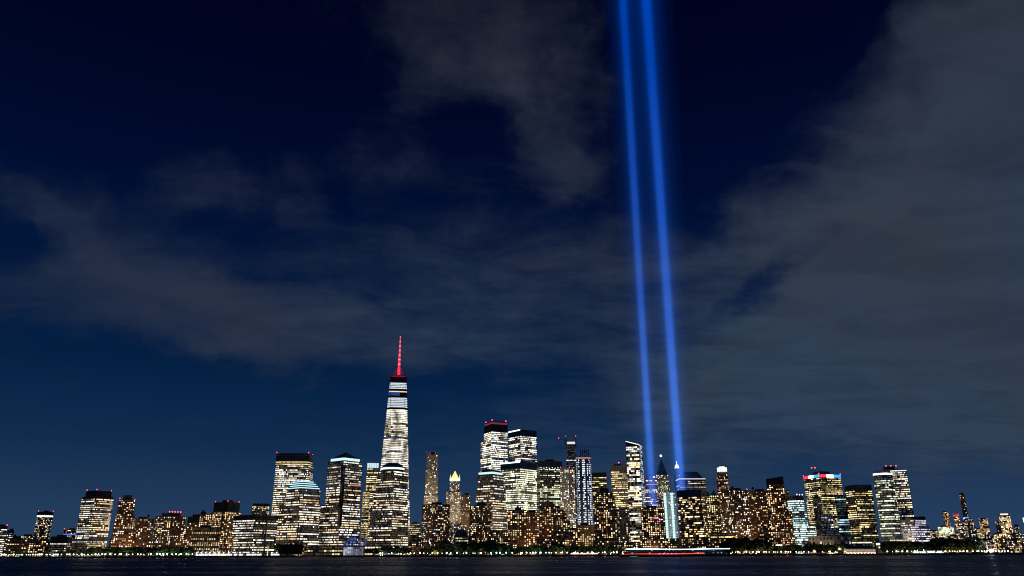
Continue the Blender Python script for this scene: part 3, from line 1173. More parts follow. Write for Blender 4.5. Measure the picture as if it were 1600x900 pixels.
b = building('grey tower with bright vertical piers and red roof lights', 875, None, 897.5, 732, 1850, 'stone', p=.40, pal='neutral', bright=1.0, wall='white', fh=3.8, bay=3.2, wx=.5, beacons=4, top='none', dp=.6)
b = building('tower wrapped in blue white work lights below a dark derrick', 899.5, None, 923, 714, 1760, 'glass', p=.5, mode='cols', pal='blue', bright=1.0, rnd=True, wall='steel', top='none', bay=2.0)
lightband(b, 714.5, 716.5, glow('pink_rail', (1, .4, .4), .55), 'red_rail', 1.01, b['polys'][0])
c = MB()
for k in range(5):
    x_ = 907 + k * 3.2
    t_ = P(x_, 699.5 + abs(k - 2) * 1.5, 1765)
    c.tube((t_.x, t_.y + 8, b['z']), (t_.x, t_.y + 8, t_.z), 1.0, .8, 4)
a_, e_ = P(907, 705, 1773), P(920, 705, 1773)
c.tube(a_, e_, .8, n=4)
c.tube(P(907, 711, 1773), P(920, 702, 1773), .6, n=4)
c.tube(P(907, 702, 1773), P(920, 711, 1773), .6, n=4)
c.build('derrick', DARK, b['root'])
building('black flat topped office with a few warm floors behind the brown stepped tower', 925, None, 947, 739, 2010, 'office', cap=6, wall='dark', p=.32, pal='yellow', bright=1.0, top='none')
b = building('stepped brown brick apartment tower with small peaked roof house', 932, None, 957, 770, 1580, 'resi', steps=((776, 4, 3), (800, 5, 5)), p=.36, pal='warm', wall='brick', top='none')
c = MB(); c.prism(scaled(b['poly'], .6), b['z'], b['z'] + 8, scaled(b['poly'], .5)); c.build('roof_house', BRICK, b['root'])
b = building('rounded office tower with curved warm lit upper floors', 954, None, 980, 728, 1860, 'office', rnd=True, cap=8, p=.72, pal='yellow', bright=.95, wall='gran', top='plant', capwall=GRAN)
beacon(b['root'], (*b['c'], b['z'] + 6), 1.2)
building('grey apartment block with small windows below the rounded office tower', 958, None, 983, 793, 1640, 'resi', p=.36, pal='neutral', wall='conc', bright=.9, top='none')
# slanted glass tower
b = building('tall slanted top glass tower with wide bright window stacks', 978, 998, 1003, 697, 1700, 'glass', p=.50, pal='neutral', bright=1.3, top='none', wall='dark', fh=4.2, bay=4.2, wz=.7, side=dict(p=.7, pal='blue', bright=.8, mode='rand'))
z0_ = b['z']
zl = zat(978, 688.5, 1700)
c = MB()
pl = b['poly']
i = [(pl[0], zl), (pl[1], z0_ + 2), (pl[2], z0_), (pl[3], zl - 2)]
for k in range(4):
    (a, za), (q, zb_) = i[k], i[(k + 1) % 4]
    c.quad((*a, z0_), (*q, z0_), (*q, zb_), (*a, za))
c.build('slanted_screen', GLASSB, b['root'])
c = MB(); c.tube((*pl[0], zl), (*pl[1], z0_ + 2), .9, n=4); c.tube((*pl[1], z0_ + 2), (*pl[2], z0_), .6, n=4); c.build('crest_light', glow('crest_light_mat', (1, .92, .75), 1.6), b['root'])

building('narrow office tower standing behind the left blue beam', 1005, None, 1025.5, 744, 2060, 'office', p=.5, pal='mixed', bright=1.0, wall='conc', top='plant', fh=4.6)
# green pyramid tower
b = building('old brick skyscraper with steep green pyramid roof and star lamp', 1025, None, 1044, 742, 2360, 'stone', steps=((760, 1.5, 1.5),), p=.35, pal='warm', bright=.9, wall='tan', top='none', bay=3)
hat(b, 717, .9, .08, COPPER, 'pyramid_roof')
c = MB(); zz_ = zat(1033, 717, 2360); c.tube((*b['c'], zz_), (*b['c'], zz_ + 9), .6, .4, 5); c.build('finial', COPPER, b['root'])
c = MB(); c.ball((*b['c'], zz_ + 11), 3.0, 8, 5); c.build('finial_lamp', glow('star_lamp', (.9, 1, .95), 5), b['root'])
add_facade_spot(b, 25, (.4, 1, .8), .75, .95, 50)
# slim art deco tower
b = building('slender art deco tower with white lantern seen inside the right beam', 1053, None, 1064, 742, 2420, 'stone', p=.25, wall='tan', top='none')
c = MB(); c.prism(scaled(b['poly'], .55), b['z'], zat(1058, 731, 2420)); c.build('upper_stage', TANB, b['root'])
c = MB(); c.prism(scaled(b['poly'], .6), zat(1058, 731, 2420), zat(1058, 726, 2420), scaled(b['poly'], .35)); c.build('lantern', glow('deco_lantern', (1, .98, .88), 3), b['root'])
c = MB(); c.tube((*b['c'], zat(1058, 726, 2420)), (*b['c'], zat(1058, 720, 2420)), 1.2, .3, 6); c.build('needle', MATS['deco_lantern'], b['root'])
# dark mansard tower
b = building('dark office tower with mansard roof and thin light line, behind right beam', 1056, 1062, 1102, 749, 2000, 'office', p=.28, wall='dark', pal='neutral', bright=.8, top='none', cap=2)
hat(b, 736.5, .88, .5, DARK, 'mansard_roof')
lightband(b, 747.5, 749, glow('lilac_line', (.8, .8, 1), .8), grow=1.015)
b = building('wide dark blue glass apartment block with lit window stacks under right beam', 1057.5, 1095, 1107, 765.5, 1600, 'glass', cap=10, capwall=GLASSB, p=.27, mode='rand', pal='warm', bright=1.2, wall='dark', top='none', fh=4, bay=3.4)
b = building('pale tower with two cyan white vertical light strips', 1036, None, 1055.5, 770, 1760, 'stone', p=.12, wall='white', pal='white', top='none', bright=.8)
CY = glow('cyan_strip', (.6, .95, 1), 1.25)
for (xa, xb) in ((1036.8, 1040.3), (1047.6, 1051.1)):
    A_, B_ = P(xa, 770, 1750), P(xb, 770, 1750)
    c = MB()
    for k in range(20):
        z0_ = 18 + (b['zt'] - 18) * k / 20
        c.prism([(A_.x, A_.y), (B_.x, B_.y), (B_.x, B_.y + 2), (A_.x, A_.y + 2)], z0_, z0_ + (b['zt'] - 18) / 20 * .86)
    c.build('light_strip', CY, b['root'])
b = building('brown apartment block with magenta lit balcony below the left beam', 1001, None, 1038, 793, 1570, 'resi', p=.44, pal='warm', wall='brick', top='plant', fh=3.4)
A_, B_ = P(1022, 810, 1566), P(1030, 810, 1566)
c = MB(); c.box(((A_.x + B_.x) / 2, A_.y, A_.z - .8), B_.x - A_.x, 1.2, 1.6); c.build('magenta_light', glow('magenta_light_mat', (1, .1, .8), 1.2), b['root'])
# white crowned tower
b = building('slim brown tower with brilliant white crown and stepped lit shoulder', 1121, None, 1136.5, 741, 2000, 'stone', steps=((746, 2, .5),), p=.28, pal='warm', wall='rbrick', top='none')
c = MB(); c.prism(scaled(b['poly'], .98), b['z'], zat(1129, 734, 2000)); c.build('crown_stage', TANB, b['root'])
for k in range(6):
    q = Vector(scaled(b['poly'], 1.0)[0]).lerp(Vector(scaled(b['poly'], 1.0)[1]), (k + .5) / 6)
    c = MB(); c.box((q.x, q.y, zat(1129, 737, 2000)), 3.0, 2.4, 10); c.build('crown_light', glow('crown_white', (1, .95, .82), 1.3), b['root'])
c = MB(); c.prism(scaled(b['poly'], .8), zat(1129, 732, 2000), zat(1129, 728.5, 2000), scaled(b['poly'], .5)); c.build('crown_cap', MATS['crown_white'], b['root'])
c = MB(); c.tube((*b['c'], zat(1129, 728.5, 2000)), (*b['c'], zat(1129, 723.5, 2000)), 1.3, .4, 6); c.build('finial', DARK, b['root'])
building('yellowish brown apartment block between blue glass block and dark block', 1103, None, 1123, 774, 1650, 'resi', p=.50, pal='yellow', wall='tan', bright=.9, top='tank')
b = building('broad dark apartment block with bright window clusters beneath white crown', 1123, 1143, 1169, 766, 1585, 'resi', p=.34, pal='neutral', bright=1.5, wall='brick', top='tank', beacons=2, fh=3.6)
building('brown brick apartment slab with small dotted windows right of dark block', 1168, None, 1199, 768, 1590, 'resi', p=.32, pal='warm', wall='rbrick', bright=1.0, top='tank', fh=3.4, bay=3)
b = building('dark tower with sloping black cap among brown apartment blocks', 1197.5, None, 1225, 757, 1605, 'resi', p=.42, pal='warm', wall='brick', bright=1.4, top='none', bay=4)
pl = b['poly']; zl, zr2 = zat(1197, 748, 1605), zat(1225, 744.5, 1605)
c = MB()
i = [(pl[0], zl), (pl[1], zr2), (pl[2], zr2), (pl[3], zl)]
for k in range(4):
    (a, za), (q, zb_) = i[k], i[(k + 1) % 4]
    c.quad((*a, b['z']), (*q, b['z']), (*q, zb_), (*a, za))
c.quad(*[(*p_, z_) for p_, z_ in i])
c.build('sloping_cap', DARK, b['root'])
building('small black block peeping out behind the cyan curved tower', 1222, None, 1234, 767, 1900, 'office', p=.05, wall='dark', top='none')
building('brown brick block with lit right edge left of cyan glass tower', 1204, 1222, 1237, 800, 1570, 'resi', p=.36, pal='warm', wall='rbrick', top='none', bright=1.2)
b = building('cyan lit curved glass tower with pale striped floors', 1227.5, 1243, 1257, 775, 1660, 'glass', cap=6, capwall=GLASSB, rnd=True, steps=((802, 0, 3), (822, 0, 13)), p=.86, pal='cyan', bright=.95, top='none', wall='steel', fh=4.2)
for k in range(3):
    q = Vector(b['poly'][1]).lerp(Vector(b['poly'][2]), .2 + k * .3)
    beacon(b['root'], (q.x, q.y + 2, b['z']), 1.0, GBW)
# red white blue crown
b = building('dark ribbed office tower with red white and blue lit crown', 1255.5, 1280, 1313.5, 746, 1910, 'office', p=.80, pal='yellow', bright=1.0, wall='dark', top='none', fh=4.4, bay=3.6, wx=.72)
for e in (0, 1):
    q0, q1 = Vector(scaled(b['poly'], 1.01)[e]), Vector(scaled(b['poly'], 1.01)[e + 1])
    for k, m_ in enumerate((GR, GBW, glow('crown_blue', (.05, .45, 1), 1.2))):
        a, q = q0.lerp(q1, k / 3), q0.lerp(q1, (k + 1) / 3)
        n_ = Vector(((q1 - q0).y, -(q1 - q0).x)).normalized() * .6
        c = MB()
        for j in range(4):
            u0, u1 = a.lerp(q, (j + .08) / 4) + n_, a.lerp(q, (j + .92) / 4) + n_
            u2, u3 = u1 - n_ * 2, u0 - n_ * 2
            c.prism([tuple(u0), tuple(u1), tuple(u2), tuple(u3)], b['z'] - .5, b['z'] + 6)
        c.build('crown_light', m_, b['root'])
c = MB(); c.prism(scaled(b['poly'], .98), b['z'], b['z'] + 5); c.build('crown_wall', DARK, b['root'])
c = MB(); c.prism(scaled(b['poly'], .45), b['z'] + 5, zat(1280, 735, 1910)); c.build('plant_room', DARK, b['root'])
for k in (-1, 1):
    c = MB(); c.tube((b['c'][0] - 18 + k * 4, b['c'][1], b['z'] + 6), (b['c'][0] - 18 + k * 4, b['c'][1], zat(1280, 730, 1910)), .4, n=5); c.build('antenna', DARK, b['root'])
    beacon(b['root'], (b['c'][0] - 18 + k * 4, b['c'][1], zat(1280, 730, 1910)), 1.2)
for q in (0, 1, 2):
    beacon(b['root'], (*b['poly'][q], b['z'] + 6), .8)
b = building('plain grey stone shaft with pointed cap before the crowned office tower', 1269.5, None, 1283, 779, 1700, 'stone', p=.04, wall='conc', top='none')
hat(b, 771, .8, .1, COPPER, 'pointed_roof')
add_facade_spot(b, 22, (1, .95, .75), .2, .6, 60)
building('pale blue grey block beside the plain stone shaft', 1282, None, 1300, 803, 1690, 'office', p=.12, pal='blue', wall='conc', top='none', steps=((826, 0, 8),))
building('dark blue glass slab left of the tall black slab', 1303.5, None, 1327, 775, 1760, 'glass', p=.24, pal='cyan', wall='dark', bright=.9, top='none')
building('tall black slab with grey blank side and lit floors', 1319, 1334, 1361, 758, 1690, 'office', cap=8, p=.46, pal='yellow', wall='dark', bright=1.1, top='none', fh=4.2, bay=3)
b = building('round cornered glass tower with glaring white roof lights', 1361.5, 1384, 1397, 742, 1625, 'glass', rnd=True, p=.62, pal='green', bright=1.05, wall='steel', top='none', steps=((820, 1.5, 1),), fh=4.4)
lightband(b, 738.5, 741.5, glow('roof_glare', (.88, .94, 1), 2.4), 'roof_light', .99, b['polys'][0])
c = MB(); c.prism(scaled(b['poly'], .7), b['z'], zat(1384, 734, 1625)); c.build('roof_screen', DARK, b['root'])
b = building('grey office tower with lit roof line rising behind the rounded one', 1386, None, 1416, 734, 1720, 'office', p=.72, pal='neutral', wall='conc', bright=.95, top='none', steps=((760, 0, .5),))
lightband(b, 734, 736.6, glow('roof_line', (.85, .95, 1), 1.8), 'roof_light', 1.005)
c = MB(); c.prism(scaled(b['poly'], .62, (-14, 4)), b['z'], zat(1400, 728, 1720)); c.build('plant_room', DARK, b['root'])
for k in (0, 1, 2):
    beacon(b['root'], (b['c'][0] - 22 + 11 * k, b['c'][1], zat(1400, 728, 1720)), .9)
b = building('low wide annex with blue lilac floors beneath the grey tower', 1406, 1428, 1446, 812, 1660, 'office', p=.62, pal='lilac', wall='conc', bright=.8, top='none', steps=((822, 0, 4),))
c = MB(); c.prism(scaled(b['poly'], .45, (18, 6)), b['z'], b['z'] + 6); c.build('plant_room', DARK, b['root'])

# front row of lower houses
building('dark apartment block with two roof houses below the green white office', 793.5, None, 822, 798, 1560, 'resi', p=.36, pal='warm', wall='brick', top='tank')
building('brown apartment block with one violet lit window bay', 819, None, 842, 801, 1575, 'resi', p=.38, pal='warm', wall='rbrick', top='plant')
b = building('brown apartment block with arched barrel roof', 843, None, 868, 792, 1595, 'resi', p=.36, pal='warm', wall='rbrick', top='none')
c = MB()
pl = b['poly']
for k in range(6):
    t0, t1 = k / 6, (k + 1) / 6
    h0, h1 = math.sin(math.pi * t0) * 11, math.sin(math.pi * t1) * 11
    f0, f1 = Vector(pl[0]).lerp(Vector(pl[1]), t0), Vector(pl[0]).lerp(Vector(pl[1]), t1)
    k0, k1 = Vector(pl[3]).lerp(Vector(pl[2]), t0), Vector(pl[3]).lerp(Vector(pl[2]), t1)
    c.quad((f0.x, f0.y, b['z']), (f1.x, f1.y, b['z']), (f1.x, f1.y, b['z'] + h1), (f0.x, f0.y, b['z'] + h0))
    c.quad((f0.x, f0.y, b['z'] + h0), (f1.x, f1.y, b['z'] + h1), (k1.x, k1.y, b['z'] + h1), (k0.x, k0.y, b['z'] + h0))
c.build('barrel_roof', TANB, b['root'])
building('stepped brown apartment block right of the barrel roofed one', 865, None, 885, 799, 1565, 'resi', steps=((814, 0, 5),), p=.36, pal='warm', wall='brick', top='tank')
building('low brown block with bands of yellow windows below the work lit tower', 902, None, 930, 821, 1600, 'resi', p=.5, mode='rows', pal='yellow', wall='tan', top='plant', bright=.8)
building('low dark apartments between barrel roofed and stepped brick blocks', 884, None, 906, 828, 1560, 'resi', p=.35, pal='warm', wall='brick', top='plant')
lows = [(960, 1000, 848, 'low apartments left of the ferry mast with few lights'), (1000, 1042, 845, 'low apartments behind the white light trail'), (1040, 1078, 842, 'low warm windowed terrace under the cyan strip tower'),
        (1077, 1110, 841, 'low terrace with dense lights under the blue glass block'), (1108, 1142, 842, 'low terrace with lit gallery at the ferry right end'), (780, 800, 846, 'low dark house under the teal banded tower'),
        (838, 868, 846, 'low house with orange windows under the barrel roof'), (868, 900, 843, 'low brick house with orange windows by the lit bus'), (926, 962, 845, 'low house with few lights under the peaked brick tower')]
for (xa, xb, y_, lb) in lows:
    building(lb, xa, None, xb, y_, 1535, 'resi', p=.40, pal='warm', wall='brick', top='none', bright=1.0)
building('flat roofed pale gallery with strip windows before the broad dark block', 1108, None, 1150, 833, 1560, 'office', p=.4, pal='yellow', wall='tan', top='none', fh=5)
building('low brick building with even small windows beside the cyan tower', 1183, None, 1225, 831, 1552, 'resi', p=.6, pal='warm', wall='rbrick', top='none', bright=.7)
building('low glass hall with white strips of light under shore trees', 1186, None, 1222, 850, 1530, 'office', p=.7, pal='green', wall='dark', top='none', bright=.9)
b = building('long pale stone hall with arched windows behind shore trees', 1262, None, 1330, 838, 1640, 'stone', p=.10, wall='stone', pal='lilac', top='none', fh=9, bay=7)
A_ = P(1256, 850, 1560)
building('small hall with violet lit wall left of the long stone hall', 1253, None, 1265, 846, 1560, 'office', p=.8, pal='lilac', wall='conc', bright=.5, top='none')
building('low lit office podium left of the round glass tower', 1330, None, 1362, 842, 1620, 'office', p=.4, pal='green', wall='dark', top='none')
# podium of the office towers
building('long low podium with lit ground floor left of the blue vault', 438, None, 536, 853, 1545, 'office', p=.85, pal='yellow', wall='gran', top='none', bright=.85, fh=6.5, bay=5)
building('long low podium with lit ground floor right of the blue vault', 570, None, 642, 853, 1545, 'office', p=.9, pal='yellow', wall='gran', top='none', bright=.85, fh=6.5, bay=5)

# glazed vault
rootv = thing('glass_vault_hall', 'blue lit barrel vaulted glass hall between the office podiums', 'hall', (P(553, 860, 1545).x, 1560, GZ))
A_, B_ = P(537, 842, 1538), P(570, 842, 1538)
cxv, hw = (A_.x + B_.x) / 2, (B_.x - A_.x) / 2
zsp, rise = 20.0, zat(553, 839, 1538) - 20.0
panes, ribs = MB(), MB()
R = random.Random(3)
for k in range(20):
    t0, t1 = math.pi * k / 20, math.pi * (k + 1) / 20
    a0, a1 = t0 + .012, t1 - .012
    for j in range(12):
        y0_, y1_ = 1538 + j * 4.5, 1538 + j * 4.5 + 4.1
        s_ = R.uniform(.01, .10) if R.random() < .75 else R.uniform(.15, .6)
        pts = [(cxv - hw * math.cos(a0), y0_, zsp + rise * math.sin(a0)), (cxv - hw * math.cos(a1), y0_, zsp + rise * math.sin(a1)),
               (cxv - hw * math.cos(a1), y1_, zsp + rise * math.sin(a1)), (cxv - hw * math.cos(a0), y1_, zsp + rise * math.sin(a0))]
        panes.quad(*pts, (.12 * s_, .22 * s_, 1.0 * s_))
    xa_, xb_ = cxv - hw * math.cos(a0), cxv - hw * math.cos(a1)
    for j in range(6):
        za_, zb_ = zsp + rise * math.sin(a0) * j / 6, zsp + rise * math.sin(a0) * (j + .9) / 6
        zc_, zd_ = zsp + rise * math.sin(a1) * (j + .9) / 6, zsp + rise * math.sin(a1) * j / 6
        s_ = R.uniform(.01, .12) if R.random() < .7 else R.uniform(.15, .6)
        panes.quad((xa_, 1538.2, za_), (xb_, 1538.2, zd_), (xb_, 1538.2, zc_), (xa_, 1538.2, zb_), (.18 * s_, .28 * s_, 1.0 * s_))
panes.build('glass_panes', WIN, rootv, stuff=True)
for j in range(7):
    y_ = 1538 + j * 9
    rb = MB()
    for k in range(12):
        t0, t1 = math.pi * k / 12, math.pi * (k + 1) / 12
        rb.tube((cxv - hw * math.cos(t0) * 1.01, y_, zsp + rise * math.sin(t0) * 1.01), (cxv - hw * math.cos(t1) * 1.01, y_, zsp + rise * math.sin(t1) * 1.01), .45, n=4)
    rb.build('arch_rib', STEEL, rootv)
c = MB(); c.prism([(cxv - hw, 1538.4), (cxv + hw, 1538.4), (cxv + hw, 1592), (cxv - hw, 1592)], GZ, zsp); c.build('base_wall', GRAN, rootv)
c = MB()
for k in range(10):
    for j in range(4):
        x_ = cxv - hw * .95 + k * hw * .19
        z_ = GZ + 1 + j * (zsp - GZ - 3) / 4
        s_ = R.uniform(.2, .8) if k < 4 else R.uniform(.02, .3)
        c.quad((x_, 1537.9, z_), (x_ + hw * .165, 1537.9, z_), (x_ + hw * .165, 1537.9, z_ + 3.5), (x_, 1537.9, z_ + 3.5), (.75 * s_, .8 * s_, 1.0 * s_))
c.build('entrance_glazing', WIN, rootv, stuff=True)

# ------------------------------------------------------------------ far borough on the right
far = [
    ('distant low block with orange lit rows at the park edge', 1446, 1466, 830, 3300, dict(p=.5, pal='orange')),
    ('distant broad block with greenish white lit floors', 1465, 1490, 823, 3700, dict(p=.85, pal='green', mode='rows', bright=1.2)),
    ('distant round topped pinkish tower behind the greenish block', 1472, 1482, 800, 4100, dict(p=.45, pal='orange', rnd=True, wall='tan')),
    ('distant tower with red lit crown left of the thin dark tower', 1489, 1498, 804, 4100, dict(p=.4, pal='mixed', beacons=4)),
    ('distant thin black supertall tower with blue lit waist', 1498.5, 1506.5, 772, 4300, dict(p=.22, pal='orange', wall='dark', beacons=0, top='none')),
    ('distant broad base block under the thin black tower', 1502, 1520, 811, 4000, dict(p=.5, pal='mixed')),
    ('distant beige block left of the thin tower foot', 1496, 1505, 818, 3600, dict(p=.25, pal='neutral', wall='stone', beacons=2)),
    ('distant dark block with white windows under the blue waist', 1511, 1524, 822, 3500, dict(p=.35, pal='white', wall='dark')),
    ('distant cream floodlit hall left of the flat red beacon block', 1524, 1533, 827, 3800, dict(p=.9, pal='yellow', wall='stone', bright=.7)),
    ('distant flat topped block with red beacons at its corners', 1529, 1543, 811, 4000, dict(p=.45, pal='warm', beacons=3, wall='tan')),
    ('distant dark stub tower with red roof light', 1555, 1562, 816, 4100, dict(p=.15, beacons=3, wall='dark')),
    ('distant bright broad tower with glaring roof sign band at right', 1560.5, 1578, 805, 4000, dict(p=.72, pal='warm', wall='tan', bright=1.5)),
    ('distant dark slender block near the right photo edge', 1584, 1592, 821, 3900, dict(p=.3, wall='dark')),
    ('distant low yellow lit hall left of the bright broad tower', 1550, 1565, 834, 3600, dict(p=.8, pal='yellow', bright=.9)),
    ('distant tower with white lamp cut by the right photo edge', 1598, 1612, 810, 4000, dict(p=.4, pal='mixed')),
    ('distant dark block with scattered windows right of the bright tower', 1578, 1600, 834, 3300, dict(p=.35, pal='white', wall='dark')),
    ('distant dim block between the yellow hall and cream hall', 1536, 1552, 838, 3300, dict(p=.35, pal='white', wall='dark')),
    ('distant dim low houses right of the orange lit rows', 1458, 1480, 842, 3000, dict(p=.3, pal='warm')),
    ('distant dim low houses under the round topped tower', 1478, 1504, 838, 3100, dict(p=.35, pal='mixed')),
    ('distant low houses beneath the dark white windowed block', 1500, 1530, 840, 3050, dict(p=.35, pal='mixed')),
    ('distant low houses beneath the flat beacon block', 1526, 1562, 844, 3000, dict(p=.3, pal='white')),
    ('distant low houses near the white ferry lamps', 1560, 1606, 845, 2950, dict(p=.3, pal='mixed')),
]
for (lb, xa, xb, y_, D_, kw) in far:
    b = building(lb, xa, None, xb, y_, D_, 'far', group='far borough skyline', **kw)
    if 'supertall' in lb:
        lightband(b, 808, 812.5, GB, grow=1.06)
        lightband(b, 809, 810.5, glow('blue_white_waist', (.4, .6, 1), 2), grow=1.09)
        c = MB(); c.prism(scaled(b['poly'], .7), b['z'], zat(1502, 769.5, D_)); c.build('crown_frame', STEEL, b['root'])
    if 'roof sign' in lb:
        lightband(b, 802.5, 805, GN, 'roof_sign', .7)
    if 'cut by the right' in lb:
        lightband(b, 809, 816, GBW, 'roof_light', 1.01)
    if 'red lit crown' in lb:
        lightband(b, 804, 807, glow('dim_red', (1, .1, .12), .7), 'red_band', 1.02)
FR = random.Random(77)
for k in range(18):
    x_ = 1447 + k * 8.6 + FR.uniform(-2, 2)
    building(nth('distant small lit house low along the far right shore', k), x_, None, x_ + FR.uniform(7, 13), 846 + FR.uniform(-5, 4), 2800 + FR.uniform(-100, 100), 'far', group='small far houses',
             p=FR.uniform(.35, .6), pal=FR.choice(('mixed', 'warm', 'orange', 'white')), top='none', wall=FR.choice(('brick', 'tan', 'conc')))
# low far houses on the left, seen between the towers
for (xa, xb, y_, D_, lb) in ((-30, 30, 838, 2100, 'dim low houses behind the dim brick apartments at far left'), (30, 62, 838, 2200, 'dim low houses behind the orange brick apartments'),
                             (108, 124, 840, 2000, 'dim low houses left of the broad warm tower foot'), (172, 190, 842, 1900, 'dim low houses right of the broad warm tower foot'),
                             (285, 306, 826, 1800, 'dim low houses left of the white tents'), (640, 664, 846, 1570, 'dim gate house by the docked yacht'),
                             (1436, 1470, 846, 2200, 'dim houses behind the park trees')):
    building(lb, xa, None, xb, y_, D_, 'resi', p=.3, pal='mixed', wall='brick', top='plant', group='low houses in gaps')
# ------------------------------------------------------------------ two beams of light: glowing columns of air
def beam_mat(name, low, high, k):
    """glowing air, blue; slightly whiter in the thicker air near the ground"""
    mt = bpy.data.materials.new(name)
    mt.use_nodes = True
    t = mt.node_tree
    t.nodes.clear()
    ge = t.nodes.new('ShaderNodeNewGeometry')
    sx = t.nodes.new('ShaderNodeSeparateXYZ')
    t.links.new(ge.outputs['Position'], sx.inputs[0])
    mr = t.nodes.new('ShaderNodeMapRange')
    t.links.new(sx.outputs[2], mr.inputs[0])
    mr.inputs[1].default_value, mr.inputs[2].default_value = 150, 1300
    rp = t.nodes.new('ShaderNodeValToRGB')
    t.links.new(mr.outputs[0], rp.inputs[0])
    rp.color_ramp.elements[0].color = (*low, 1)
    rp.color_ramp.elements[1].color = (*high, 1)
    e = rp.color_ramp.elements.new(.45)
    e.color = (*[low[i] * .30 + high[i] * .70 for i in range(3)], 1)
    em = t.nodes.new('ShaderNodeEmission')
    t.links.new(rp.outputs[0], em.inputs[0])
    em.inputs[1].default_value = k
    o = t.nodes.new('ShaderNodeOutputMaterial')
    t.links.new(em.outputs[0], o.inputs['Volume'])
    mt.cycles.emission_sampling = 'NONE'
    return mt


BLOW, BHIGH = (.020, .082, .38), (.000, .0125, .100)
# soft edged: nested shells of glowing air, each a little wider and fainter (share of the core glow, foot radius, top radius)
SHELLS = []
for i_, (wt, ra, rb) in enumerate(((.30, 5.6, 20), (.34, 7.4, 27), (.20, 8.6, 34), (.10, 10, 46), (.05, 12.5, 66), (.026, 16, 95), (.014, 21, 130), (.008, 30, 190))):
    SHELLS.append((beam_mat('beam_air_%d' % i_, tuple(v * wt for v in BLOW), tuple(v * wt * (1 + .12 * i_) for v in BHIGH), 1 / (1.6 * 8)), ra, rb))
DB = 1850.0
BEAMS = [(1017.0, 1.0, 'left blue vertical beam of light rising into the clouds'), (1062.0, 1.22, 'right and broader blue vertical beam of light rising into the clouds')]
for (bx_, kk, lb) in BEAMS:
    p_ = P(bx_, 735, DB)
    c_ = (p_.x, p_.y)
    rt = thing('light_beam', lb, 'light beam', (c_[0], c_[1], 25), 'twin beams of light')
    ZT = 7000.0
    for i_, (m_, ra, rb) in enumerate(reversed(SHELLS)):
        c = MB()
        c.prism(ring(ra * kk, 28, c_), 25, ZT, ring(rb * kk, 28, c_))
        c.build('beam_core' if i_ >= 6 else 'beam_halo', m_, rt)

# ------------------------------------------------------------------ trees
R = random.Random(21)


def crown_mesh(i):
    rr_ = random.Random(40 + i)
    c = MB()
    lobes = [(rr_.uniform(-.55, .55), rr_.uniform(-.55, .55), rr_.uniform(.38, .92), rr_.uniform(.25, .45)) for _ in range(9)]
    lobes.append((0, 0, .6, .5))
    for (lx, ly, lz, lr) in lobes:
        for _ in range(70):
            d = Vector((rr_.gauss(0, 1), rr_.gauss(0, 1), rr_.gauss(0, 1))).normalized() * lr * rr_.uniform(.55, 1.05)
            q = Vector((lx, ly, lz)) + Vector((d.x, d.y, d.z * .75))
            a = Vector((rr_.gauss(0, 1), rr_.gauss(0, 1), rr_.gauss(0, 1))).normalized()
            u = a.orthogonal().normalized() * rr_.uniform(.05, .09)
            v = a.cross(u).normalized() * rr_.uniform(.04, .08)
            c.quad(q - u - v, q + u - v, q + u + v, q - u + v)
    return c.mesh('crown', LEAF)


def trunk_mesh(i):
    rr_ = random.Random(80 + i)
    c = MB()
    c.tube((0, 0, 0), (.02, 0, .45), .035, .022, 7)
    for k in range(5):
        a = k * 1.26 + rr_.uniform(-.3, .3)
        c.tube((.015, 0, .3 + .03 * k), (.38 * math.cos(a), .38 * math.sin(a), .6 + rr_.uniform(0, .2)), .016, .006, 5)
    return c.mesh('trunk', BARK)


CROWNS = [crown_mesh(i) for i in range(6)]
TRUNKS = [trunk_mesh(i) for i in range(6)]


def tree(x, y, h, label, group):
    k = R.randrange(6)
    rt = thing('shore_tree', label, 'tree', (x, y, GZ), group)
    rt.rotation_euler = (0, 0, R.uniform(0, 6.28))
    s = h * R.uniform(.85, 1.1)
    rt.scale = (s, s, h)
    for nm, me in (('trunk', TRUNKS[k]), ('crown', CROWNS[k])):
        o = bpy.data.objects.new(nm, me)
        col.objects.link(o)
        o.parent = rt
    return rt


ZONES = [(92, 128, 9, 11, 'dark tree along the promenade under the low dark office'), (128, 300, 24, 15, 'dark tree along the left promenade beneath the apartment blocks'),
         (440, 470, 6, 20, 'big dark tree in the clump below the stepped crown tower'), (590, 640, 8, 17, 'dark tree in the clump below the domed tower'), (660, 698, 6, 13, 'dark tree before the black apartment slab'),
         (697, 782, 16, 22, 'tall dark tree in the grove around the small domed building'), (784, 970, 24, 15, 'dark tree along the middle promenade beneath brown apartments'), (1138, 1190, 11, 24, 'tall dark tree in the clump right of the ferry'),
         (1190, 1262, 9, 14, 'dark tree before the cyan glass tower'), (1262, 1325, 10, 16, 'dark tree before the long stone hall'), (1376, 1450, 18, 19, 'park tree left of the white ferry tent'), (1450, 1530, 18, 21, 'park tree right of the white ferry tent'), (20, 92, 9, 8, 'small tree on the far left promenade')]
for (xa, xb, n_, h_, lb) in ZONES:
    for k in range(n_):
        x_ = xa + (xb - xa) * (k + R.uniform(.1, .9)) / n_
        D_ = R.uniform(1500, 1522)
        p_ = P(x_, 860, D_)
        tree(p_.x, D_, h_ * R.uniform(.75, 1.12), nth(lb, k), lb.replace('tall ', '').replace('big ', ''))

# ------------------------------------------------------------------ promenade lamps
pole = MB()
pole.tube((0, 0, 0), (0, 0, .5), .22, .16, 8)
pole.tube((0, 0, .5), (0, 0, 3.4), .09, .07, 6)
pole.tube((-.35, 0, 3.35), (.35, 0, 3.35), .05, n=4)
POLE = pole.mesh('post', DARK)
LAMPM = {}


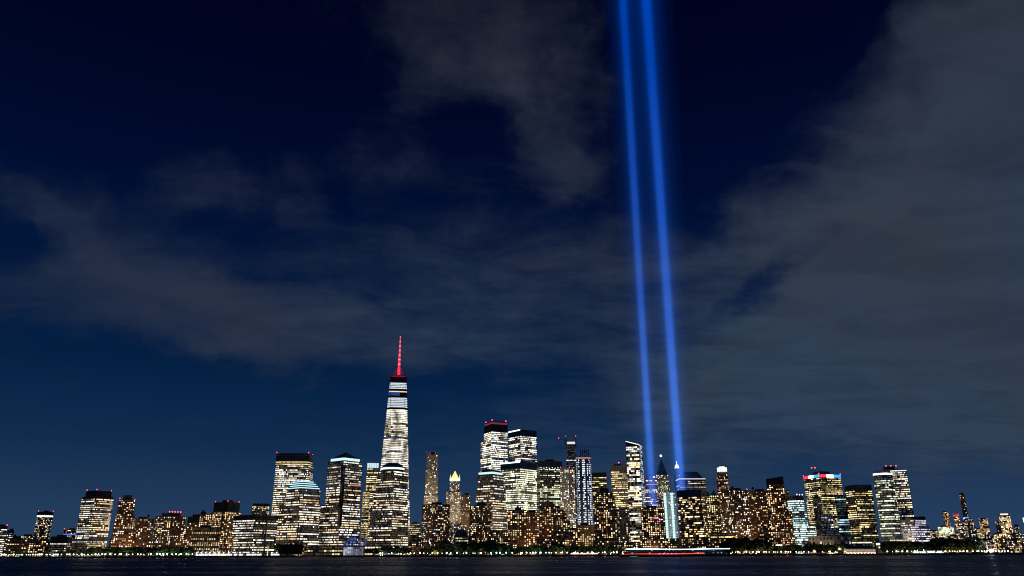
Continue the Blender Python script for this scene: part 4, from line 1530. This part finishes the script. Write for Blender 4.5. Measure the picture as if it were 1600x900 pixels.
def lamp(x, y, tint, label, group, r=.55, strength=26, z=GZ):
    key = (tint, r, strength)
    if key not in LAMPM:
        g_ = MB()
        g_.ball((0, 0, 3.4 + r * .8), r, 8, 6)
        cc = dict(green=(.75, 1, .86), white=(1, .96, .82), warm=(1, .80, .48), teal=(.45, 1, .85), blue=(.8, .9, 1), red=(1, .25, .15))[tint]
        LAMPM[key] = g_.mesh('globe', glow('lamp_%s_%d' % (tint, strength), cc, strength, True))
    rt = thing('street_lamp', label, 'street lamp', (x, y, z), group)
    for nm, me in (('post', POLE), ('globe', LAMPM[key])):
        o = bpy.data.objects.new(nm, me)
        col.objects.link(o)
        o.parent = rt
    return rt


LAMPZ = [(0, 50, 9, 'green', 'greenish white lamp on the far left promenade below the brick apartments'), (50, 88, 7, 'white', 'white lamp below the orange lit brick apartments'), (88, 240, 18, 'white', 'white lamp under the left promenade trees'),
         (240, 305, 8, 'green', 'greenish lamp just left of the white tents'), (588, 660, 7, 'white', 'white lamp near the docked yacht'), (660, 740, 8, 'white', 'white lamp before the dark grove'),
         (740, 815, 6, 'teal', 'teal lamp right of the dark grove'), (815, 870, 8, 'green', 'bright greenish lamp below the barrel roofed block'), (872, 975, 12, 'white', 'white lamp by the parked lit bus'),
         (1140, 1260, 17, 'warm', 'warm lamp right of the ferry before the brown apartments'), (1262, 1322, 5, 'warm', 'warm lamp before the long stone hall'), (1384, 1432, 6, 'warm', 'warm lamp left of the white ferry tent'), (1474, 1532, 11, 'warm', 'warm lamp left of the glaring floodlight')]
for (xa, xb, n_, tint, lb) in LAMPZ:
    n_ = int(n_ * 1.45)
    for k in range(n_):
        x_ = xa + (xb - xa) * (k + R.uniform(.05, .95)) / n_
        D_ = SHORE + R.choice((3, 4, 5, 6, 9, 13))
        p_ = P(x_, 866, D_)
        lamp(p_.x, D_, tint, nth(lb, k), lb + ' row', r=R.choice((.5, .75, .95, 1.15)), strength=R.choice((12, 30, 44, 60)))
# tall lamp by the hall
p_ = P(1312, 860, 1500)
lamp(p_.x, 1500, 'warm', 'single large warm lamp high before the long stone hall', 'single lamps', r=1.3, strength=36, z=7)

# glaring floodlight bank at the ferry slip
p_ = P(1550, 866, 1485)
fl = thing('floodlight_mast', 'glaring blue white floodlight on a low mast at the right shore', 'floodlight', (p_.x, 1485, GZ))
c = MB(); c.tube((p_.x, 1485, GZ), (p_.x, 1485, GZ + 3.5), .25, .2, 8); c.build('mast', DARK, fl)
c = MB(); c.box((p_.x, 1486.4, GZ + 2.8), 6.4, .8, 3.6); c.build('lamp_housing', DARK, fl)
for k in range(3):
    c = MB(); c.ball((p_.x - 2.2 + k * 2.2, 1484.4, GZ + 5.0), 2.1, 10, 8); c.build('lamp_head', glow('floodlight_glare', (.85, .93, 1), 90, True), fl)
for k, x_ in enumerate((1535, 1539, 1543, 1557, 1562, 1567, 1571, 1576)):
    p_ = P(x_, 866, 1486)
    lamp(p_.x, 1486, 'blue', nth('blue white lamp beside the glaring floodlight', k), 'blue white slip lamps', r=.8, strength=30)

# ------------------------------------------------------------------ white lit tents
TENT = mat('tent_canvas', (.75, .75, .72), .8, 0, .08, .5)
TENTL = glow('tent_inner_light', (.95, 1, .93), 1.5, True)


def tent(xa, xb, ya, label, bays):
    D_ = 1496
    A_, B_ = P(xa, ya, D_), P(xb, ya, D_)
    rt = thing('market_tent', label, 'tent', ((A_.x + B_.x) / 2, D_, GZ), 'white tents')
    w_ = (B_.x - A_.x) / bays
    for k in range(bays):
        x0_, x1_ = A_.x + k * w_ + .2, A_.x + (k + 1) * w_ - .2
        xm_ = (x0_ + x1_) / 2
        pk = A_.z - R.uniform(0, 2.5)
        ev = GZ + 5
        c = MB()
        cs = [(x0_, D_, ev), (x1_, D_, ev), (x1_, D_ + 12, ev), (x0_, D_ + 12, ev)]
        md = [(x0_ * .45 + xm_ * .55, D_ + 3.4, ev + (pk - ev) * .32), (x1_ * .45 + xm_ * .55, D_ + 3.4, ev + (pk - ev) * .32), (x1_ * .45 + xm_ * .55, D_ + 8.6, ev + (pk - ev) * .32), (x0_ * .45 + xm_ * .55, D_ + 8.6, ev + (pk - ev) * .32)]
        for j in range(4):
            n2_ = (j + 1) % 4
            c.quad(cs[j], cs[n2_], md[n2_], md[j])
            c.tri(md[j], md[n2_], (xm_, D_ + 6, pk))
        c.build('canopy', TENT, rt)
        c = MB()
        for q in cs:
            c.tube((q[0], q[1], GZ), q, .12, n=5)
        c.build('tent_pole', WHITE, rt)
        c = MB()
        for j in range(3):
            xx = x0_ + (x1_ - x0_) * (j + .5) / 3
            c.box((xx, D_ + 5, GZ + 1.2), (x1_ - x0_) * .25, .4, 2.2 + R.uniform(0, 1))
        c.build('inner_light', TENTL, rt)
        lt = MB(); lt.ball((xm_, D_ - 1.0, GZ + 6.2), .7, 8, 5); lt.build('hanging_lamp', glow('tent_lamp', (.95, 1, .95), 40, True), rt)
    return rt


tent(305, 346, 858, 'large row of brilliant white lit peaked tents at the marina', 6)
tent(346, 362, 861, 'smaller white lit tents right of the brilliant peaked row', 2)
tent(364, 379, 861.5, 'pair of white lit canopies under the wide office block', 2)
tent(384, 408, 861.5, 'dimmer row of white canopies between palms under the wide office block', 3)
tent(422, 436, 862, 'white lit kiosk canopies left of the dark tree clump', 2)
tent(1428, 1448, 860, 'white lit ferry tent among the park trees', 2)
for (xa, xb, lb) in ((1450, 1462, 'left of two bright white ticket sheds at the park shore'), (1465, 1473, 'right and shorter of two bright white ticket sheds at the park shore')):
    A_, B_ = P(xa, 866, 1490), P(xb, 866, 1490)
    rt = thing('ticket_shed', lb, 'shed', ((A_.x + B_.x) / 2, 1490, GZ))
    c = MB(); c.prism([(A_.x - .4, 1489), (B_.x + .4, 1489), (B_.x + .4, 1496), (A_.x - .4, 1496)], GZ + 5.0, GZ + 5.6); c.build('roof', WHITE, rt)
    c = MB(); c.prism([(A_.x, 1490), (B_.x, 1490), (B_.x, 1495), (A_.x, 1495)], GZ, GZ + 1.6); c.build('counter_wall', WHITE, rt)
    n_ = int((B_.x - A_.x) / 2.2)
    for k in range(n_):
        x_ = A_.x + (B_.x - A_.x) * (k + .5) / n_
        c = MB(); c.box((x_, 1490.6, GZ + 1.7), 1.7, .3, 2.9); c.build('lit_window', glow('shed_window', (.9, 1, .98), 2.0, True), rt)
    for x_ in (A_.x, B_.x):
        c = MB(); c.tube((x_, 1490.3, GZ + 1.6), (x_, 1490.3, GZ + 5), .15, n=5); c.build('roof_post', WHITE, rt)

# slim lit mast by the wide office block
p_ = P(419, 853, 1490)
rt = thing('lit_obelisk', 'slim white lit mast before the wide dark office block', 'light mast', (p_.x, 1490, GZ))
c = MB(); c.tube((p_.x, 1490, GZ), (p_.x, 1490, p_.z), .9, .5, 6); c.build('lit_shaft', glow('mast_light', (1, .93, .75), .9), rt)
c = MB(); c.box((p_.x, 1490, GZ), 3, 3, .8); c.build('plinth', CONC, rt)

# ------------------------------------------------------------------ old pier hall with clock tower
A_, B_ = P(1322, 862, 1488), P(1369, 862, 1488)
rt = thing('pier_hall', 'long low pier hall lit pink and cream with small clock tower', 'pier hall', ((A_.x + B_.x) / 2, 1488, GZ))
wl = A_.x, B_.x
c = MB(); c.prism([(wl[0], 1490), (wl[1], 1490), (wl[1], 1502), (wl[0], 1502)], GZ, GZ + 9); c.build('wall', mat('pier_wall', (.62, .50, .42), .7), rt)
c = MB(); zr_ = GZ + 9
c.quad((wl[0] - 1, 1489, zr_), (wl[1] + 1, 1489, zr_), (wl[1] - 2, 1496, zr_ + 5), (wl[0] + 2, 1496, zr_ + 5))
c.quad((wl[1] + 1, 1503, zr_), (wl[0] - 1, 1503, zr_), (wl[0] + 2, 1496, zr_ + 5), (wl[1] - 2, 1496, zr_ + 5))
c.tri((wl[0] - 1, 1489, zr_), (wl[0] + 2, 1496, zr_ + 5), (wl[0] - 1, 1503, zr_))
c.tri((wl[1] + 1, 1503, zr_), (wl[1] - 2, 1496, zr_ + 5), (wl[1] + 1, 1489, zr_))
c.build('roof', COPPER, rt)
n_ = 22
for k in range(n_):
    x_ = wl[0] + (wl[1] - wl[0]) * (k + .5) / n_
    for lv_ in (0, 1):
        c = MB(); c.box((x_, 1489.9, GZ + 1.4 + 4 * lv_), 1.4, .2, 2.2)
        o = c.build('window', glow('pier_window_%d' % lv_, ((1, .86, .6), (1, .62, .55))[lv_], (1.3, .7)[lv_]), rt)
for k in range(9):
    x_ = wl[0] + (wl[1] - wl[0]) * (k + .5) / 9
    c = MB(); c.ball((x_, 1487.0, GZ + .9), .5, 6, 5); c.build('quay_lamp', glow(('pier_lamp_pink', 'pier_lamp_cream')[k < 4], ((1, .5, .5), (1, .86, .62))[k < 4], 22, True), rt)
p_ = P(1373, 852, 1492)
c = MB(); c.box((p_.x, 1494, GZ), 6.5, 6.5, 15); ct_ = c.build('clock_tower', MATS['pier_wall'], rt)
c = MB(); c.box((p_.x, 1494, GZ + 15), 5, 5, 3.5); c.build('belfry', glow('belfry_light', (1, .95, .85), 1.3), ct_)
c = MB(); c.prism([(p_.x - 3, 1491), (p_.x + 3, 1491), (p_.x + 3, 1497), (p_.x - 3, 1497)], GZ + 18.5, GZ + 24, [(p_.x - .2, 1493.8), (p_.x + .2, 1493.8), (p_.x + .2, 1494.2), (p_.x - .2, 1494.2)]); c.build('spirelet', COPPER, ct_)
c = MB(); c.tube((p_.x, 1490.7, GZ + 11), (p_.x, 1490.5, GZ + 11), 1.6, 1.6, 14); c.build('clock_face', glow('clock_dial', (1, .93, .8), 1.0), ct_)

# lit arch
p_ = P(1273, 866, 1487)
rt = thing('lit_arch', 'small glowing arch on the promenade before the stone hall', 'arch', (p_.x, 1487, GZ))
c = MB()
for k in range(10):
    t0, t1 = math.pi * k / 10, math.pi * (k + 1) / 10
    c.tube((p_.x - 2.6 * math.cos(t0), 1487, GZ + 2 + 5 * math.sin(t0)), (p_.x - 2.6 * math.cos(t1), 1487, GZ + 2 + 5 * math.sin(t1)), .35, n=5)
c.build('arch_light', glow('arch_light_mat', (1, .72, .42), 2.0), rt)
for s_ in (-1, 1):
    c = MB(); c.box((p_.x + 2.6 * s_, 1487, GZ), .8, .8, 2); c.build('plinth', CONC, rt)

# parked lit bus
A_, B_ = P(890, 867, 1488), P(929, 867, 1488)
L_ = 15.0
for n_, x0_, lb in ((0, A_.x + 2, 'left of three white lit buses with red lights on the quay'), (1, A_.x + 19, 'middle of three white lit buses with red lights on the quay'), (2, A_.x + 36, 'right of three white lit buses with red lights on the quay')):
    rt = thing('parked_bus', lb, 'bus', (x0_ + L_ / 2, 1488, GZ))
    c = MB(); c.prism([(x0_, 1487), (x0_ + L_, 1487), (x0_ + L_, 1489.6), (x0_, 1489.6)], GZ + .5, GZ + 1.9); c.build('body', WHITE, rt)
    c = MB(); c.prism([(x0_ + .1, 1487.1), (x0_ + L_ - .1, 1487.1), (x0_ + L_ - .1, 1489.5), (x0_ + .1, 1489.5)], GZ + 1.9, GZ + 3.5); c.build('upper_body', WHITE, rt)
    for k in range(8):
        c = MB(); c.box((x0_ + 1 + k * (L_ - 2) / 7, 1487.02, GZ + 2.0), 1.4, .1, 1.2); c.build('window', glow('bus_window', (1, .95, .9), 1.6), rt)
    c = MB(); c.box((x0_ + L_ / 2, 1486.98, GZ + 1.0), L_ - .6, .1, .6); c.build('red_light', glow('bus_red', (1, .08, .08), 1.6), rt)
    for k in (2.2, L_ - 3.2):
        c = MB(); c.tube((x0_ + k, 1486.9, GZ + .52), (x0_ + k, 1487.3, GZ + .52), .52, .52, 10); c.build('wheel', DARK, rt)

# docked yacht
A_, B_ = P(596, 868, 1455), P(629, 868, 1455)
rt = thing('docked_yacht', 'dark yacht with thin blue white deck light moored under the domed tower', 'boat', ((A_.x + B_.x) / 2, 1455, 0))
hx0, hx1 = A_.x, B_.x
c = MB()
c.prism([(hx0 + 3, 1452.5), (hx1 - 2, 1452.5), (hx1 - 6, 1455), (hx1 - 2, 1457.5), (hx0 + 3, 1457.5)][:2] + [(hx1, 1455), (hx1 - 2, 1457.5), (hx0 + 3, 1457.5)], -.4, 2.4,
        [(hx0, 1452), (hx1 - 1, 1452), (hx1 + 3, 1455), (hx1 - 1, 1458), (hx0, 1458)])
c.build('hull', DARK, rt)
c = MB(); c.prism([(hx0 + 5, 1453), (hx1 - 9, 1453), (hx1 - 9, 1457), (hx0 + 5, 1457)], 2.4, 5.2, [(hx0 + 6, 1453.3), (hx1 - 13, 1453.3), (hx1 - 13, 1456.7), (hx0 + 6, 1456.7)]); c.build('cabin', DARK, rt)
c = MB(); c.tube((hx0 + 4, 1452.6, 5.5), (hx1 - 8, 1452.6, 5.3), .22, n=5); c.build('deck_light', glow('yacht_light', (.45, .65, 1), 1.6), rt)
c = MB(); c.tube((hx0 + 12, 1455, 5.2), (hx0 + 11, 1455, 11), .15, .05, 5); c.build('mast', DARK, rt)
for k in (-1.5, 1.8):
    c = MB(); c.ball((hx0 + k, 1452.5, 3.6), .55, 6, 5); c.build('quay_light', glow('yacht_lamp', (.8, .9, 1), 18, True), rt)

# ------------------------------------------------------------------ light trails of a passing boat, on an added ferry
DF = 1180.0
A_, B_ = P(977, 858, DF), P(1138, 856, DF)
fx0, fx1 = A_.x, B_.x
rt = thing('trail_ferry', 'made-up long dark ferry carrying the white and red light trails of a passing boat', 'ferry', ((fx0 + fx1) / 2, DF, 0))
zd_ = 5.0
ztp = A_.z
NS = 24


def outline(x0, x1, half, y=DF):
    pts = []
    for k in range(NS + 1):
        t = k / NS
        wv = half * min(1, (math.sin(math.pi * t) + .02) ** .45)
        pts.append((x0 + (x1 - x0) * t, y - wv))
    for k in range(NS, -1, -1):
        t = k / NS
        wv = half * min(1, (math.sin(math.pi * t) + .02) ** .45)
        pts.append((x0 + (x1 - x0) * t, y + wv))
    return pts


HULLM = mat('ferry_hull_paint', (.03, .035, .05), .45)
c = MB(); c.prism(outline(fx0 - 7, fx1 + 1, 8), -.8, 3.6, outline(fx0 - 9, fx1 + 3, 9)); c.build('hull', HULLM, rt)
c = MB(); c.prism(outline(fx0 - 2, fx1 - 4, 8), 3.6, 7.2); md_ = c.build('main_deck', HULLM, rt)
c = MB(); c.prism(outline(fx0 + 6, fx1 - 10, 7.2), 7.2, ztp - 1.2); ud_ = c.build('upper_deck', HULLM, rt)
c = MB(); c.prism(outline(fx0 - 1, fx1 + 1, 7.8), ztp - 1.2, ztp - .7); c.build('roof_deck', HULLM, rt)
for x_ in (fx0 + 22, fx1 - 24):
    c = MB(); c.prism([(x_ - 5, DF - 4), (x_ + 5, DF - 4), (x_ + 5, DF + 4), (x_ - 5, DF + 4)], ztp - .7, ztp + 2.4, [(x_ - 4, DF - 3.4), (x_ + 4, DF - 3.4), (x_ + 4, DF + 3.4), (x_ - 4, DF + 3.4)]); c.build('wheelhouse', HULLM, rt)
    c = MB(); c.tube((x_, DF, ztp + 2.4), (x_, DF, ztp + 6.5), .2, .08, 5); c.build('mast', DARK, rt)
c = MB()
for k in range(40):
    t0, t1 = k / 40, (k + 1) / 40
    f_ = lambda t: ztp + .25 * math.sin(t * 9) - .35 * math.sin(math.pi * t)
    c.tube((fx0 + (fx1 - fx0) * t0, DF - 8.2, f_(t0)), (fx0 + (fx1 - fx0) * t1, DF - 8.2, f_(t1)), .42, n=5)
c.build('white_light_trail', glow('white_trail_glow', (.5, .76, 1), 6, True), rt)  # white light trail put in as a glowing tube along the roof deck
ra_, rb_ = P(968, 868, DF).x, P(1099, 868, DF).x
c = MB()
for k in range(30):
    t0, t1 = k / 30, (k + 1) / 30
    f_ = lambda t: 4.0 + .5 * t + .15 * math.sin(t * 8)
    c.tube((ra_ + (rb_ - ra_) * t0, DF - 9.4, f_(t0)), (ra_ + (rb_ - ra_) * t1, DF - 9.4, f_(t1)), .16 + .3 * min(1, t0 * 2.2), n=5)
c.build('red_light_trail', glow('red_trail_glow', (1, .08, .04), 1.9, True), rt)  # red light trail put in as a glowing tube along the hull
for k in range(5):
    x_ = P(1029 + k * 6.3, 868, DF).x
    c = MB(); c.ball((x_, DF - 9.6, 4.4), .55, 6, 5); c.build('violet_lamp', glow('violet_lamp_mat', (.55, .25, 1), 4), rt)
R2 = random.Random(9)
for k in range(26):  # windows added for the small lights between the two trails
    x_ = fx0 + 8 + (fx1 - fx0 - 20) * R2.random()
    z_ = R2.choice((5.0, 8.3, 9.6))
    c = MB(); c.box((x_, DF - 7.75, z_), R2.uniform(.7, 1.6), .5, .8)
    c.build('deck_window', glow('deck_window_%d' % (k % 2), ((1, .75, .45), (.8, .9, 1))[k % 2], R2.uniform(.5, 1.0)), rt)

# small launch with teal strip
A_, B_ = P(984, 871, 1120), P(1000, 871, 1120)
rt = thing('small_launch', 'small low launch with teal light strip left of the red line', 'boat', ((A_.x + B_.x) / 2, 1120, 0))
c = MB(); c.prism([(A_.x, 1118.6), (B_.x - 3, 1118.6), (B_.x, 1120), (B_.x - 3, 1121.4), (A_.x, 1121.4)], -.3, 1.1, [(A_.x - .4, 1118.2), (B_.x - 2.6, 1118.2), (B_.x + 1, 1120), (B_.x - 2.6, 1121.8), (A_.x - .4, 1121.8)]); c.build('hull', HULLM, rt)
c = MB(); c.prism([(A_.x + 3, 1118.9), (B_.x - 6, 1118.9), (B_.x - 6, 1121.1), (A_.x + 3, 1121.1)], 1.1, 2.5, [(A_.x + 3.3, 1119.1), (B_.x - 7.2, 1119.1), (B_.x - 7.2, 1120.9), (A_.x + 3.3, 1120.9)]); c.build('cabin', HULLM, rt)
c = MB(); c.tube((A_.x, 1118.1, .9), (B_.x - 3, 1118.1, 1.0), .16, n=5); c.build('teal_light', glow('teal_light_mat', (.1, .6, .65), .9), rt)

# channel marker
p_ = P(371, 877, 700)
rt = thing('channel_marker', 'dark channel marker post standing in the water at left', 'marker', (p_.x, 700, 0))
for dx, dy in ((-.6, 0), (.6, 0), (0, .8)):
    c = MB(); c.tube((p_.x + dx * 1.5, 700 + dy * 1.5, -2), (p_.x + dx * .6, 700 + dy * .6, 4.2), .3, .25, 7); c.build('pile', BARK, rt)
c = MB(); c.box((p_.x, 700, 3.6), 2.0, 1.8, .35); c.build('platform', BARK, rt)
c = MB(); c.box((p_.x, 699.9, 3.95), 1.5, .15, 1.5); c.build('day_board', DARK, rt)
